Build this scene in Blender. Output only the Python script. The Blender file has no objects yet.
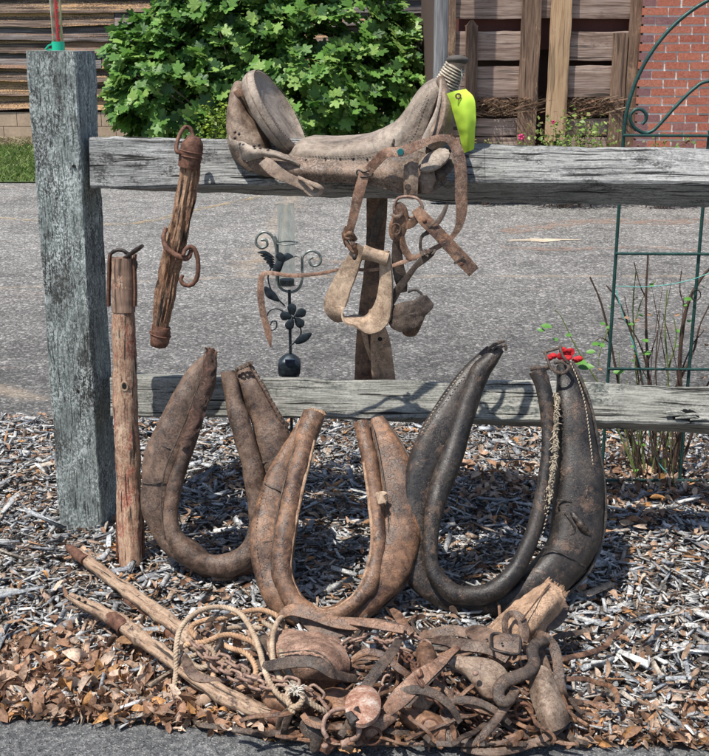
import bpy, math, random
import numpy as np
from mathutils import Vector, Matrix, noise
PI = math.pi
R = math.radians
rng = np.random.default_rng(7)
random.seed(7)
scene = bpy.context.scene
col = scene.collection
# ------------------------------------------------------------------ camera, sky, sun, exposure
CAM_Z = 1.38
PITCH = R(16.4)
F = 1150.0                       # focal length in photograph pixels (709 wide)
cd = bpy.data.cameras.new('camera')
cam = bpy.data.objects.new('camera', cd)
col.objects.link(cam)
cam.location = (0, 0, CAM_Z)
cam.rotation_euler = (PI/2 - PITCH, 0, 0)
cd.sensor_fit = 'HORIZONTAL'
cd.sensor_width = 36.0
cd.lens = F/709*36
cd.clip_start = 0.05
cd.clip_end = 3000
scene.camera = cam
SUN_EL, SUN_AZ = R(65), R(228)   # azimuth clockwise from +y
world = bpy.data.worlds.new('World')
scene.world = world
world.use_nodes = True
scene.cycles.max_bounces = 7
scene.cycles.diffuse_bounces = 3
scene.cycles.glossy_bounces = 3
wn = world.node_tree
bg = wn.nodes['Background']
sky = wn.nodes.new('ShaderNodeTexSky')
sky.sky_type = 'NISHITA'
sky.sun_disc = False
sky.sun_elevation = SUN_EL
sky.sun_rotation = SUN_AZ
wn.links.new(sky.outputs[0], bg.inputs[0])
bg.inputs[1].default_value = 0.12
sl = bpy.data.lights.new('sun', 'SUN')
sl.energy = 5.0
sl.angle = R(0.5)
sl.color = (1.0, 0.95, 0.87)
so = bpy.data.objects.new('sun', sl)
col.objects.link(so)
sdir = Vector((math.sin(SUN_AZ)*math.cos(SUN_EL), math.cos(SUN_AZ)*math.cos(SUN_EL), math.sin(SUN_EL)))
so.rotation_euler = (-sdir).to_track_quat('-Z', 'Y').to_euler()
so.location = (-3, -3, 6)
scene.view_settings.view_transform = 'Standard'
scene.view_settings.look = 'None'
scene.view_settings.exposure = 0.28
scene.view_settings.gamma = 1.0

# ------------------------------------------------------------------ rays from photograph pixels to places
_c, _s = math.cos(PITCH), math.sin(PITCH)
CAM = np.array([0, 0, CAM_Z])
def ray(px, py):
    u, v = (px-354.5)/F, (378-py)/F
    return np.array([u, _c + v*_s, -_s + v*_c])
FA = 0.085                                    # the fence line comes this much nearer per metre to the right
FS = np.array([math.cos(FA), -math.sin(FA), 0])    # along the fence
FN = np.array([-math.sin(FA), -math.cos(FA), 0])   # out of the fence, to the viewer
FO = np.array([-0.78, 3.07, 0])                # foot of the post's face
def at(px, py, off=0.0):                       # on the fence's face, off metres nearer
    d = ray(px, py)
    o = FO + FN*off
    t = np.dot(o-CAM, FN)/np.dot(d, FN)
    return CAM + d*t
def gr(px, py, z=0.0):                         # on the ground at height z
    d = ray(px, py)
    return CAM + d*((z-CAM_Z)/d[2])
def aty(px, py, Y):                            # at a distance Y
    d = ray(px, py)
    return CAM + d*(Y/d[1])
def lean(px, py, a, b, off=0.0):               # on the leaning plane y = a + b*z
    d = ray(px, py)
    t = (a + b*CAM_Z - off)/(d[1] - b*d[2])
    return CAM + d*t
MM = 1/F                                        # one pixel at one metre
def pxm(p): return (p[1]*_c + (CAM_Z-p[2])*_s)/F    # metres per photograph pixel at p

# ------------------------------------------------------------------ objects
def link(o, parent=None):
    col.objects.link(o)
    if parent is not None: o.parent = parent
    return o
def tag(o, label=None, cat=None, group=None, kind=None):
    if label: o['label'] = label
    if cat: o['category'] = cat
    if group: o['group'] = group
    if kind: o['kind'] = kind
    return o
def thing(name, loc, label, cat, group=None):
    o = bpy.data.objects.new(name, None)
    o.empty_display_size = 0.05
    o.location = tuple(loc)
    col.objects.link(o)
    tag(o, label, cat, group)
    return o
def origin(parent):
    p = np.zeros(3); o = parent
    while o is not None:
        p = p + np.array(o.location); o = o.parent
    return p
class MB:
    """collects points and faces in world coordinates, with uv in metres and an optional tint per point"""
    def __init__(s):
        s.v = []; s.f = []; s.uv = []; s.n = 0; s.tint = None; s.t = []
    def add(s, V, Fc, UV=None, tint=None):
        V = np.asarray(V, float)
        s.v.append(V)
        s.f += [tuple(i+s.n for i in f) for f in Fc]
        if UV is None: UV = [[(V[i][0]+V[i][1], V[i][2]) for i in f] for f in Fc]
        s.uv += UV
        s.n += len(V)
        if tint is not None:
            t = np.asarray(tint, float)
            if t.ndim == 1: t = np.tile(t, (len(V), 1))
            s.t.append(t)
        return s
    def build(s, name, mat, parent=None, smooth=True, label=None, kind=None, base=None, angle=None):
        V = np.concatenate(s.v)
        o0 = origin(parent) if parent is not None else (np.array(base) if base is not None else V.mean(0))
        if parent is None and base is None: o0[2] = V[:, 2].min()
        me = bpy.data.meshes.new(name)
        me.from_pydata((V-o0).tolist(), [], s.f)
        uvl = me.uv_layers.new(name='UVMap')
        flat = np.array([c for f in s.uv for c in f], dtype=np.float32).ravel()
        uvl.data.foreach_set('uv', flat)
        if s.t:
            a = me.color_attributes.new('tint', 'FLOAT_COLOR', 'POINT')
            T = np.concatenate(s.t); T = np.hstack([T, np.ones((len(T), 1))])
            a.data.foreach_set('color', T.astype(np.float32).ravel())
        me.polygons.foreach_set('use_smooth', [smooth]*len(me.polygons))
        if smooth: 
            me.set_sharp_from_angle(angle=R(angle or 45))
        me.materials.append(mat)
        o = bpy.data.objects.new(name, me)
        if parent is None: o.location = tuple(o0)
        link(o, parent)
        if label: o['label'] = label
        if kind: o['kind'] = kind
        return o
def catmull(P, n):
    """resample the rows of P (k x d) to n rows along a Catmull-Rom curve, evenly by length of the first 3 columns"""
    P = np.asarray(P, float)
    if len(P) == 2: 
        t = np.linspace(0, 1, n)[:, None]
        return P[0]*(1-t)+P[1]*t
    Q = np.vstack([2*P[0]-P[1], P, 2*P[-1]-P[-2]])
    out = []
    K = 12
    for i in range(len(P)-1):
        p0, p1, p2, p3 = Q[i:i+4]
        for t in np.linspace(0, 1, K, endpoint=False):
            out.append(.5*((2*p1)+(-p0+p2)*t+(2*p0-5*p1+4*p2-p3)*t*t+(-p0+3*p1-3*p2+p3)*t**3))
    out.append(P[-1]); out = np.array(out)
    L = np.concatenate([[0], np.cumsum(np.linalg.norm(np.diff(out[:, :3], axis=0), axis=1))])
    s = np.linspace(0, L[-1], n)
    return np.stack([np.interp(s, L, out[:, k]) for k in range(P.shape[1])], 1)
def nrm(a): 
    return a/np.maximum(np.linalg.norm(a, axis=-1, keepdims=True), 1e-9)
def prof_ellipse(n=16, p=1.0):
    a = np.arange(n)/n*2*PI
    c, s_ = np.cos(a), np.sin(a)
    return np.stack([np.sign(c)*abs(c)**p, np.sign(s_)*abs(s_)**p], 1)
def prof_rect(ch=.12):
    k = 1-ch
    return np.array([(1, -k), (1, 0), (1, k), (k, 1), (0, 1), (-k, 1), (-1, k), (-1, 0), (-1, -k), (-k, -1), (0, -1), (k, -1)], float)
FRONT = np.array([0, -1, 0.35]); FRONT = FRONT/np.linalg.norm(FRONT)
def sweep(mb, pts, w, d, prof=None, n=None, V=None, W=None, twist=None, rough=0, rs=30, cap=True, tint=None, lump=0, ls=8, seed=0, closed=False, step=.008):
    """tube along pts; w = half width (sideways), d = half depth (towards V). w, d, twist: number or one per point"""
    pts = np.asarray(pts, float); k = len(pts)
    w = np.broadcast_to(np.asarray(w, float), (k,)); d = np.broadcast_to(np.asarray(d, float), (k,))
    tw = np.broadcast_to(np.asarray(twist if twist is not None else 0, float), (k,))
    D = np.column_stack([pts, w, d, tw])
    if n is None:
        L = np.linalg.norm(np.diff(pts, axis=0), axis=1).sum(); n = int(max(4, min(160, L/step)))
    if closed:
        D = np.vstack([D, D[:1]])
        # smooth closed curve by wrapping
        W3 = np.vstack([D[-3:-1], D, D[1:3]])
        C = catmull(W3, n*6)
        # cut the wrapped parts by arc position nearest to the start
        i0 = int(np.argmin(np.linalg.norm(C[:len(C)//2, :3]-D[0, :3], axis=1)))
        i1 = len(C)//2+int(np.argmin(np.linalg.norm(C[len(C)//2:, :3]-D[0, :3], axis=1)))
        C = C[i0:i1]; C = C[np.linspace(0, len(C)-1, n+1).astype(int)[:-1]]
    else:
        C = catmull(D, n)
    p = C[:, :3]
    if closed: T = nrm(np.roll(p, -1, 0)-np.roll(p, 1, 0))
    else: T = nrm(np.gradient(p, axis=0))
    if W is not None:
        S = np.broadcast_to(np.asarray(W, float), p.shape); S = nrm(S - (S*T).sum(1, keepdims=True)*T); N = nrm(np.cross(S, T))
    else:
        Vv = np.asarray(V if V is not None else FRONT, float)
        if Vv.ndim == 2: Vv = catmull(Vv, len(p)) if len(Vv) > 2 else np.linspace(Vv[0], Vv[1], len(p))
        Vv = np.broadcast_to(Vv, p.shape)
        S = nrm(np.cross(T, Vv)); N = nrm(np.cross(S, T))
    ca, sa = np.cos(C[:, 5])[:, None], np.sin(C[:, 5])[:, None]
    S, N = S*ca+N*sa, N*ca-S*sa
    pr = prof_ellipse() if prof is None else prof
    m = len(pr)
    ww, dd = C[:, 3], C[:, 4]
    G = p[:, None, :] + S[:, None, :]*(pr[None, :, 0:1]*ww[:, None, None]) + N[:, None, :]*(pr[None, :, 1:2]*dd[:, None, None])
    G = G.reshape(-1, 3)
    if lump or rough:
        o = Vector((seed*3.7, seed*1.3, 0))
        ax = np.repeat(p, m, 0); dirs = nrm(G-ax)
        am = np.empty(len(G))
        for i, g in enumerate(G):
            a = 0
            v_ = Vector(g)
            if lump: a += lump*noise.noise(v_*ls+o)
            if rough: a += rough*noise.fractal(v_*rs+o, 1.0, 2.0, 3)
            am[i] = a
        G = G + dirs*am[:, None]
    N_ = len(p)
    per = np.concatenate([[0], np.cumsum(np.linalg.norm((np.roll(pr, -1, 0)-pr)*[w.mean(), d.mean()], axis=1))])
    Ls = np.concatenate([[0], np.cumsum(np.linalg.norm(np.diff(p, axis=0), axis=1))])
    F_, U_ = [], []
    rows = N_ if closed else N_-1
    for i in range(rows):
        i2 = (i+1) % N_
        v0, v1 = Ls[i], (Ls[i+1] if i+1 < N_ else Ls[i]+.01)
        for j in range(m):
            j2 = (j+1) % m
            F_.append((i*m+j, i*m+j2, i2*m+j2, i2*m+j))
            U_.append([(per[j], v0), (per[j+1], v0), (per[j+1], v1), (per[j], v1)])
    if cap and not closed:
        F_.append(tuple(range(m-1, -1, -1))); U_.append([(G[i][0]+G[i][1], G[i][2]) for i in range(m-1, -1, -1)])
        b = (N_-1)*m
        F_.append(tuple(b+j for j in range(m))); U_.append([(G[b+j][0]+G[b+j][1], G[b+j][2]) for j in range(m)])
    mb.add(G, F_, U_, tint)
    return C
def box(mb, c, size, rz=0, tilt=(0, 0), tint=None, ch=0):
    x, y, z = np.array(size)/2
    V = np.array([(-x, -y, -z), (x, -y, -z), (x, y, -z), (-x, y, -z), (-x, -y, z), (x, -y, z), (x, y, z), (-x, y, z)])
    M = Matrix.Rotation(rz, 3, 'Z') @ Matrix.Rotation(tilt[0], 3, 'X') @ Matrix.Rotation(tilt[1], 3, 'Y')
    W = V @ np.array(M).T + np.array(c)
    F_ = [(0, 1, 5, 4), (1, 2, 6, 5), (2, 3, 7, 6), (3, 0, 4, 7), (4, 5, 6, 7), (3, 2, 1, 0)]
    ax = [(0, 2), (1, 2), (0, 2), (1, 2), (0, 1), (0, 1)]
    U_ = [[(V[i][a]+.3*k, V[i][b]) for i in f] for k, (f, (a, b)) in enumerate(zip(F_, ax))]
    return mb.add(W, F_, U_, tint)
def sheet(mb, rows, thick=.003, nu=None, nv=None, rough=0, rs=20, seed=0, edge=0, tint=None):
    """curved leather sheet through a grid of points rows[i][j], given a thickness"""
    A = np.asarray(rows, float)
    nu = nu or max(2, A.shape[0]*5); nv = nv or max(2, A.shape[1]*4)
    B = np.stack([catmull(A[:, j], nu) for j in range(A.shape[1])], 1)
    C = np.stack([catmull(B[i], nv) for i in range(nu)], 0)
    du = np.gradient(C, axis=0); dv = np.gradient(C, axis=1)
    N = nrm(np.cross(du, dv))
    if rough:
        o = Vector((seed*5.1, seed*2.3, 1))
        for i in range(nu):
            for j in range(nv):
                C[i, j] += N[i, j]*rough*noise.fractal(Vector(C[i, j])*rs+o, 1.0, 2.0, 3)
    if edge:
        for i in range(nu):
            for j, q in ((0, 1), (nv-1, -2)):
                k = edge*noise.noise(Vector(C[i, j])*60+Vector((seed, 0, 0)))
                C[i, j] += nrm(C[i, j]-C[i, q])*k
    T, Bt = C+N*thick/2, C-N*thick/2
    V = np.concatenate([T.reshape(-1, 3), Bt.reshape(-1, 3)])
    L1 = np.concatenate([[0], np.cumsum(np.linalg.norm(np.diff(C[:, 0], axis=0), axis=1))])
    L2 = np.concatenate([[0], np.cumsum(np.linalg.norm(np.diff(C[0], axis=0), axis=1))])
    o2 = nu*nv; F_, U_ = [], []
    id_ = lambda i, j: i*nv+j
    for i in range(nu-1):
        for j in range(nv-1):
            q = [(i, j), (i, j+1), (i+1, j+1), (i+1, j)]
            F_.append(tuple(id_(*e) for e in q)[::-1]); U_.append([(L2[e[1]], L1[e[0]]) for e in q][::-1])
            F_.append(tuple(o2+id_(*e) for e in q)); U_.append([(L2[e[1]], L1[e[0]]) for e in q])
    ring = [(i, 0) for i in range(nu)] + [(nu-1, j) for j in range(1, nv)] + [(i, nv-1) for i in range(nu-2, -1, -1)] + [(0, j) for j in range(nv-2, 0, -1)]
    for a, b in zip(ring, ring[1:]+ring[:1]):
        F_.append((id_(*a), id_(*b), o2+id_(*b), o2+id_(*a))); U_.append([(0, 0), (.01, 0), (.01, .01), (0, .01)])
    return mb.add(V, F_, U_, tint)
def patch(mb, outline, thick=.006, dome=.0, n=None, rough=0, rs=25, seed=0, up=None, tint=None, rings=5, smooth=True, jag=0):
    """piece with a free outline (world points), domed and thick"""
    P = np.asarray(outline, float)
    if smooth:
        n = n or 36
        Q = np.vstack([P[-2:], P, P[:3]]); C = catmull(Q, (len(Q))*10)
        i0 = int(np.argmin(np.linalg.norm(C[:len(C)//3, :]-P[0], axis=1))); i1 = len(C)*2//3+int(np.argmin(np.linalg.norm(C[len(C)*2//3:, :]-P[0], axis=1)))
        C = C[i0:i1]; P = C[np.linspace(0, len(C)-1, n+1).astype(int)[:-1]]
    else:
        S_ = []
        for a, b in zip(P, np.roll(P, -1, 0)):
            for t in np.linspace(0, 1, 5, endpoint=False): S_.append(a*(1-t)+b*t)
        P = np.array(S_)
    n = len(P); c = P.mean(0)
    if jag: 
        for i in range(n): P[i] = P[i]+nrm(P[i]-c)*jag*random.uniform(-1, 1)
    u, s_, vt = np.linalg.svd(P-c); N = vt[2]
    up = np.array(up if up is not None else (0, -1, .5))
    if N @ up < 0: N = -N
    top = []; 
    for r in range(rings):
        k = 1-r/rings
        h = thick/2+dome*(1-k*k) if r else 0
        top.append(c+(P-c)*(k if r else 1)+N*(h if r else thick*.25))
    top = np.array(top)
    if rough:
        o = Vector((seed*4.1, 2, seed*1.7))
        for r in range(rings):
            for i in range(n): top[r, i] += N*rough*noise.fractal(Vector(top[r, i])*rs+o, 1.0, 2.0, 3)
    V = list(top.reshape(-1, 3)); F_ = []
    for r in range(rings-1):
        for i in range(n):
            j = (i+1) % n; F_.append((r*n+i, r*n+j, (r+1)*n+j, (r+1)*n+i))
    V.append(c+N*(thick/2+dome)); ci = len(V)-1; b = (rings-1)*n
    for i in range(n): F_.append((b+i, b+(i+1) % n, ci))
    b0 = len(V)
    bot = top[0]-N*thick; V += list(bot)
    for i in range(n): F_.append((b0+(i+1) % n, (i+1) % n, i, b0+i))
    V.append(c-N*thick); cb = len(V)-1
    for i in range(n): F_.append((b0+(i+1) % n, b0+i, cb))
    # make winding follow N
    V = np.array(V); f = F_[0]; q = V[list(f)]
    if np.cross(q[1]-q[0], q[2]-q[0]) @ N < 0: F_ = [g[::-1] for g in F_]
    e1, e2 = vt[0], vt[1]
    U_ = [[((V[i]-c) @ e2, (V[i]-c) @ e1) for i in g] for g in F_]
    mb.add(V, F_, U_, tint); return N, c
def ball(mb, c, r, nu=12, nv=8, tint=None, axes=None):
    r = np.broadcast_to(np.asarray(r, float), (3,))
    V = []; F_ = []
    for i in range(1, nv):
        th = PI*i/nv
        for j in range(nu):
            a = 2*PI*j/nu; V.append((math.sin(th)*math.cos(a), math.sin(th)*math.sin(a), math.cos(th)))
    V += [(0, 0, 1), (0, 0, -1)]; t = len(V)-2
    for i in range(nv-2):
        for j in range(nu):
            k = (j+1) % nu; F_.append((i*nu+j, (i+1)*nu+j, (i+1)*nu+k, i*nu+k))
    for j in range(nu):
        k = (j+1) % nu; F_.append((t, j, k)); F_.append((t+1, (nv-2)*nu+k, (nv-2)*nu+j))
    V = np.array(V)*r
    if axes is not None: V = V @ np.array(axes)
    return mb.add(V+np.asarray(c), F_, None, tint)
def cyl(mb, a, b, r, r2=None, n=16, tint=None):
    a, b = np.asarray(a, float), np.asarray(b, float); r2 = r if r2 is None else r2
    T = nrm(b-a); X = nrm(np.cross(T, (0.3, 0.1, 1) if abs(T[2]) < .9 else (1, 0, 0))); Y = np.cross(T, X)
    an = np.arange(n)/n*2*PI; c = np.cos(an)[:, None]*X+np.sin(an)[:, None]*Y
    V = np.concatenate([a+c*r, b+c*r2]); L = np.linalg.norm(b-a)
    F_ = [(j, (j+1) % n, n+(j+1) % n, n+j) for j in range(n)]+[tuple(range(n-1, -1, -1)), tuple(range(n, 2*n))]
    U_ = [[(j*r*6.28/n, 0), ((j+1)*r*6.28/n, 0), ((j+1)*r*6.28/n, L), (j*r*6.28/n, L)] for j in range(n)]+[[(V[i][0], V[i][2]) for i in F_[-2]], [(V[i][0], V[i][2]) for i in F_[-1]]]
    return mb.add(V, F_, U_, tint)

# ------------------------------------------------------------------ materials
class Nodes:
    def __init__(s, name):
        s.m = bpy.data.materials.new(name); s.m.use_nodes = True; s.t = s.m.node_tree; s.b = s.t.nodes['Principled BSDF']
    def n(s, ty, **kw):
        o = s.t.nodes.new('ShaderNode'+ty)
        for k, v in kw.items():
            if k.startswith('i_'): 
                key = k[2:].replace('_', ' '); o.inputs[int(key) if key.isdigit() else key].default_value = v
            else: setattr(o, k, v)
        return o
    def l(s, a, b): s.t.links.new(a, b)
    def coord(s, kind='UV', scale=(1, 1, 1), rnd=True):
        tc = s.n('TexCoord'); mp = s.n('Mapping'); mp.inputs['Scale'].default_value = scale
        if rnd:
            oi = s.n('ObjectInfo'); mu = s.n('Math', operation='MULTIPLY'); mu.inputs[1].default_value = 37.0
            s.l(oi.outputs['Random'], mu.inputs[0]); ad = s.n('VectorMath', operation='ADD')
            s.l(tc.outputs[kind], ad.inputs[0]); s.l(mu.outputs[0], ad.inputs[1]); s.l(ad.outputs[0], mp.inputs[0])
        else: s.l(tc.outputs[kind], mp.inputs[0])
        return mp.outputs[0]
    def noise(s, vec, scale, detail=4, rough=.6, dist=0):
        o = s.n('TexNoise'); o.inputs['Scale'].default_value = scale; o.inputs['Detail'].default_value = detail
        o.inputs['Roughness'].default_value = rough; o.inputs['Distortion'].default_value = dist
        s.l(vec, o.inputs['Vector']); return o.outputs['Fac']
    def voro(s, vec, scale, feature='F1', rnd=1):
        o = s.n('TexVoronoi', feature=feature); o.inputs['Scale'].default_value = scale; o.inputs['Randomness'].default_value = rnd
        s.l(vec, o.inputs['Vector']); return o
    def ramp(s, fac, stops, interp='LINEAR'):
        o = s.n('ValToRGB'); o.color_ramp.interpolation = interp; e = o.color_ramp.elements
        while len(e) < len(stops): e.new(.5)
        for x, (p, c) in zip(e, stops):
            x.position = p; x.color = (c, c, c, 1) if not hasattr(c, '__len__') else (*c, 1)
        s.l(fac, o.inputs[0]); return o.outputs[0]
    def mix(s, fac, a, b, blend='MIX'):
        o = s.n('Mix', data_type='RGBA', blend_type=blend)
        for v, i in ((fac, 0), (a, 6), (b, 7)):
            if isinstance(v, (int, float)): o.inputs[i].default_value = v
            elif hasattr(v, '__len__') and not hasattr(v, 'is_linked'): o.inputs[i].default_value = (*v, 1)
            else: s.l(v, o.inputs[i])
        return o.outputs[2]
    def math(s, op, a, b=0.0, clamp=False):
        o = s.n('Math', operation=op, use_clamp=clamp)
        for v, i in ((a, 0), (b, 1)):
            if isinstance(v, (int, float)): o.inputs[i].default_value = v
            else: s.l(v, o.inputs[i])
        return o.outputs[0]
    def bump(s, h, dist, strength=1.0, prev=None):
        o = s.n('Bump'); o.inputs['Distance'].default_value = dist; o.inputs['Strength'].default_value = strength
        s.l(h, o.inputs['Height'])
        if prev is not None: s.l(prev, o.inputs['Normal'])
        return o.outputs[0]
    def out(s, color, rough=.8, normal=None, metal=None, spec=None):
        for v, k in ((color, 'Base Color'), (rough, 'Roughness'), (normal, 'Normal'), (metal, 'Metallic'), (spec, 'Specular IOR Level')):
            if v is None: continue
            if isinstance(v, (int, float)): s.b.inputs[k].default_value = v
            elif hasattr(v, '__len__') and not hasattr(v, 'is_linked'): s.b.inputs[k].default_value = (*v, 1)
            else: s.l(v, s.b.inputs[k])
        return s.m

def wood(name, stops, patchc=None, patch_at=(.5, .62), patch_scale=9, fiber=260, crack=.6, bumpd=.0015, rough=.85, crackc=(.012, .011, .01), stretch=22, vary=.25, fleck=None, fleck_amt=.6, pstretch=1.0):
    M = Nodes(name)
    uv = M.coord('UV', (1, 1/stretch, 1))
    f1 = M.noise(uv, fiber, 6, .65); 
    f2 = M.noise(uv, fiber*.22, 4, .6, .6)
    f = M.math('ADD', M.math('MULTIPLY', f1, .55), M.math('MULTIPLY', f2, .45))
    c = M.ramp(f, stops)
    uv2 = M.coord('UV', (1, .45, 1))
    if patchc is not None:
        pn = M.noise(M.coord('UV', (1, .45/pstretch, 1)), patch_scale, 5, .7, .4)
        fine = M.noise(uv2, patch_scale*14, 3, .6)
        pp = M.math('ADD', M.math('MULTIPLY', pn, .72), M.math('MULTIPLY', fine, .28))
        c = M.mix(M.ramp(pp, [(patch_at[0], 0.0), (patch_at[1], 1.0)]), c, patchc)
    if fleck is not None:
        uvf = M.coord('UV', (1, .6, 1)); fn = M.noise(uvf, 240, 5, .8, .3); fb = M.noise(uvf, 14, 4, .7)
        fm = M.math('MULTIPLY', M.ramp(fn, [(.50, 0.0), (.58, 1.0)]), M.ramp(fb, [(.40, .25), (.62, 1.0)]))
        fn3 = M.noise(uvf, 85, 4, .7, .4)
        fm = M.math('MAXIMUM', fm, M.math('MULTIPLY', M.ramp(fn3, [(.55, 0.0), (.60, .85)]), M.ramp(fb, [(.38, .15), (.60, 1.0)])))
        c = M.mix(M.math('MULTIPLY', fm, fleck_amt), c, fleck)
        c = M.mix(M.math('MULTIPLY', M.ramp(fn, [(.36, 1.0), (.44, 0.0)]), fleck_amt), c, tuple(a*.18 for a in fleck))
    big = M.noise(uv2, 3.0, 3, .6)
    c = M.mix(1.0, c, M.ramp(big, [(.3, 1-vary), (.7, 1+vary*.0)]), 'MULTIPLY')
    uvc = M.coord('UV', (1, 1/(stretch*1.6), 1))
    cr = M.noise(uvc, fiber*.5, 3, .5, .25)
    crk = M.ramp(cr, [(.33, 1.0), (.40, 0.0)])
    c = M.mix(M.math('MULTIPLY', crk, crack), c, crackc)
    h = M.math('SUBTRACT', f, M.math('MULTIPLY', crk, crack*1.5))
    return M.out(c, rough, M.bump(h, bumpd))
def leather(name, c1, c2, c3=None, scale=14, rough=(.45, .8), bumpd=.0012, dust=.25, dustc=(.26, .2, .15), grain=420, scuff=.5, cracks=.55, grime=.55):
    M = Nodes(name)
    ob = M.coord('Object')
    n1 = M.noise(ob, scale, 6, .65, .3)
    n2 = M.noise(ob, scale*5, 6, .75, .4)
    f = M.math('ADD', M.math('MULTIPLY', n1, .5), M.math('MULTIPLY', n2, .5))
    c = M.ramp(f, [(.36, tuple(a*.5 for a in c1)), (.44, c1), (.52, tuple((a+b)/2 for a, b in zip(c1, c2))), (.60, c2)])
    if c3 is not None:
        n3 = M.noise(ob, scale*2.2, 6, .8, .6)
        c = M.mix(M.ramp(n3, [(.53, 0.0), (.62, scuff)]), c, c3)
    n4 = M.noise(ob, scale*26, 4, .8)
    n5 = M.noise(ob, scale*.6, 4, .7, .8)
    dm = M.math('MULTIPLY', M.ramp(n5, [(.44, .1), (.62, 1.0)]), M.ramp(n4, [(.47, .0), (.60, 1.0)]))
    c = M.mix(M.math('MULTIPLY', dm, min(1, dust*1.8)), c, dustc)
    c = M.mix(1.0, c, M.ramp(n4, [(.36, 1-.5*grime), (.5, .98), (.64, 1+.25*grime)]), 'MULTIPLY')
    n6 = M.noise(ob, scale*1.3, 5, .75, 1.5)
    c = M.mix(1.0, c, M.ramp(n6, [(.38, .62), (.50, 1.0), (.62, 1.12)]), 'MULTIPLY')
    # fine crazing
    wp = M.n('VectorMath', operation='ADD'); nz = M.n('TexNoise'); nz.inputs['Scale'].default_value = scale*4; M.l(ob, nz.inputs['Vector'])
    sc_ = M.n('VectorMath', operation='SCALE'); sc_.inputs['Scale'].default_value = .05; M.l(nz.outputs['Color'], sc_.inputs[0]); M.l(ob, wp.inputs[0]); M.l(sc_.outputs[0], wp.inputs[1])
    v = M.voro(wp.outputs[0], 75, 'DISTANCE_TO_EDGE')
    ck = M.math('MULTIPLY', M.ramp(v.outputs['Distance'], [(.0, 1.0), (.045, 0.0)]), M.ramp(n3 if c3 is not None else n2, [(.42, 0.0), (.56, 1.0)]))
    c = M.mix(M.math('MULTIPLY', ck, cracks), c, tuple(a*.3 for a in c1))
    v2 = M.voro(ob, grain, 'DISTANCE_TO_EDGE')
    g = M.math('MINIMUM', v2.outputs['Distance'], .15)
    crz = M.noise(ob, scale*9, 6, .75, 1.2)
    h = M.math('ADD', M.math('SUBTRACT', M.math('MULTIPLY', g, .8), M.math('MULTIPLY', ck, .7)), M.math('ADD', crz, M.math('MULTIPLY', n2, 1.2)))
    r = M.ramp(n2, [(.38, rough[0]), (.60, rough[1])])
    return M.out(c, r, M.bump(h, bumpd*1.1))
def metal(name, c1, c2, c3, scale=60, rough=(.5, .9), metallic=.35, bumpd=.0008):
    M = Nodes(name); ob = M.coord('Object')
    n1 = M.noise(ob, scale, 6, .7, .3); n2 = M.noise(ob, scale*7, 4, .7)
    c = M.ramp(M.math('ADD', M.math('MULTIPLY', n1, .65), M.math('MULTIPLY', n2, .35)), [(.38, c1), (.5, c2), (.64, c3)])
    return M.out(c, M.ramp(n2, [(.3, rough[0]), (.7, rough[1])]), M.bump(M.math('ADD', n1, n2), bumpd), metallic)
def plain(name, c, rough=.5, metallic=0, var=.25, scale=80):
    M = Nodes(name); ob = M.coord('Object'); n1 = M.noise(ob, scale, 4, .7)
    cc = M.mix(1.0, c, M.ramp(n1, [(.3, 1-var), (.7, 1.0)]), 'MULTIPLY')
    return M.out(cc, rough, M.bump(n1, .0003), metallic)
def tinted(name, rough=.9, fiber=0, translucent=0, bumpd=.0006, var=.35, spec=.3):
    M = Nodes(name)
    a = M.n('Attribute', attribute_name='tint')
    ob = M.coord('Object', rnd=False)
    n1 = M.noise(ob, 180, 5, .7)
    c = M.mix(1.0, a.outputs['Color'], M.ramp(n1, [(.3, 1-var), (.7, 1.15)]), 'MULTIPLY')
    n2 = M.noise(ob, 45, 4, .7)
    c = M.mix(1.0, c, M.ramp(n2, [(.36, 1-var*1.1), (.56, 1.05)]), 'MULTIPLY')
    M.out(c, rough, M.bump(n1, bumpd), spec=spec)
    if translucent:
        tr = M.n('BsdfTranslucent'); M.l(c, tr.inputs[0]); mx = M.n('MixShader'); mx.inputs[0].default_value = translucent
        M.l(M.b.outputs[0], mx.inputs[1]); M.l(tr.outputs[0], mx.inputs[2]); M.l(mx.outputs[0], M.t.nodes['Material Output'].inputs[0])
    return M.m
# ================================================================== materials of the setting
W_POST = wood('weathered_post_wood', [(.32, (.045, .055, .05)), (.47, (.13, .155, .145)), (.61, (.31, .35, .33))], (.04, .04, .036), (.52, .58), 8, fiber=420, crack=.7, bumpd=.003, stretch=9, fleck=(.74, .80, .77), fleck_amt=.95)
W_RAIL = wood('weathered_rail_wood', [(.32, (.045, .045, .043)), (.46, (.18, .18, .175)), (.60, (.40, .40, .385))], (.05, .05, .048), (.54, .60), 22, fiber=300, crack=1.0, bumpd=.005, stretch=16, fleck=(.60, .605, .59), fleck_amt=.5)
W_RAIL2 = wood('lower_rail_wood', [(.32, (.055, .058, .05)), (.46, (.21, .21, .185)), (.60, (.43, .425, .38))], (.05, .065, .06), (.55, .62), 12, fiber=280, crack=1.0, bumpd=.005, stretch=18, fleck=(.62, .61, .56), fleck_amt=.5)
W_BARN = wood('barn_board_wood', [(.34, (.03, .022, .02)), (.48, (.10, .065, .05)), (.62, (.30, .22, .17))], (.62, .37, .18), (.50, .57), 7, pstretch=22, fiber=90, crack=.8, bumpd=.006, stretch=30)  # orange bands along the grain paint in the sunlit board edges
W_BARN2 = wood('grey_board_wood', [(.34, (.03, .026, .026)), (.48, (.11, .09, .085)), (.62, (.33, .30, .29))], (.40, .22, .13), (.54, .62), 7, pstretch=22, fiber=90, crack=.8, bumpd=.006, stretch=30)  # duller orange bands, painted for the same sunlit edges
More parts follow.
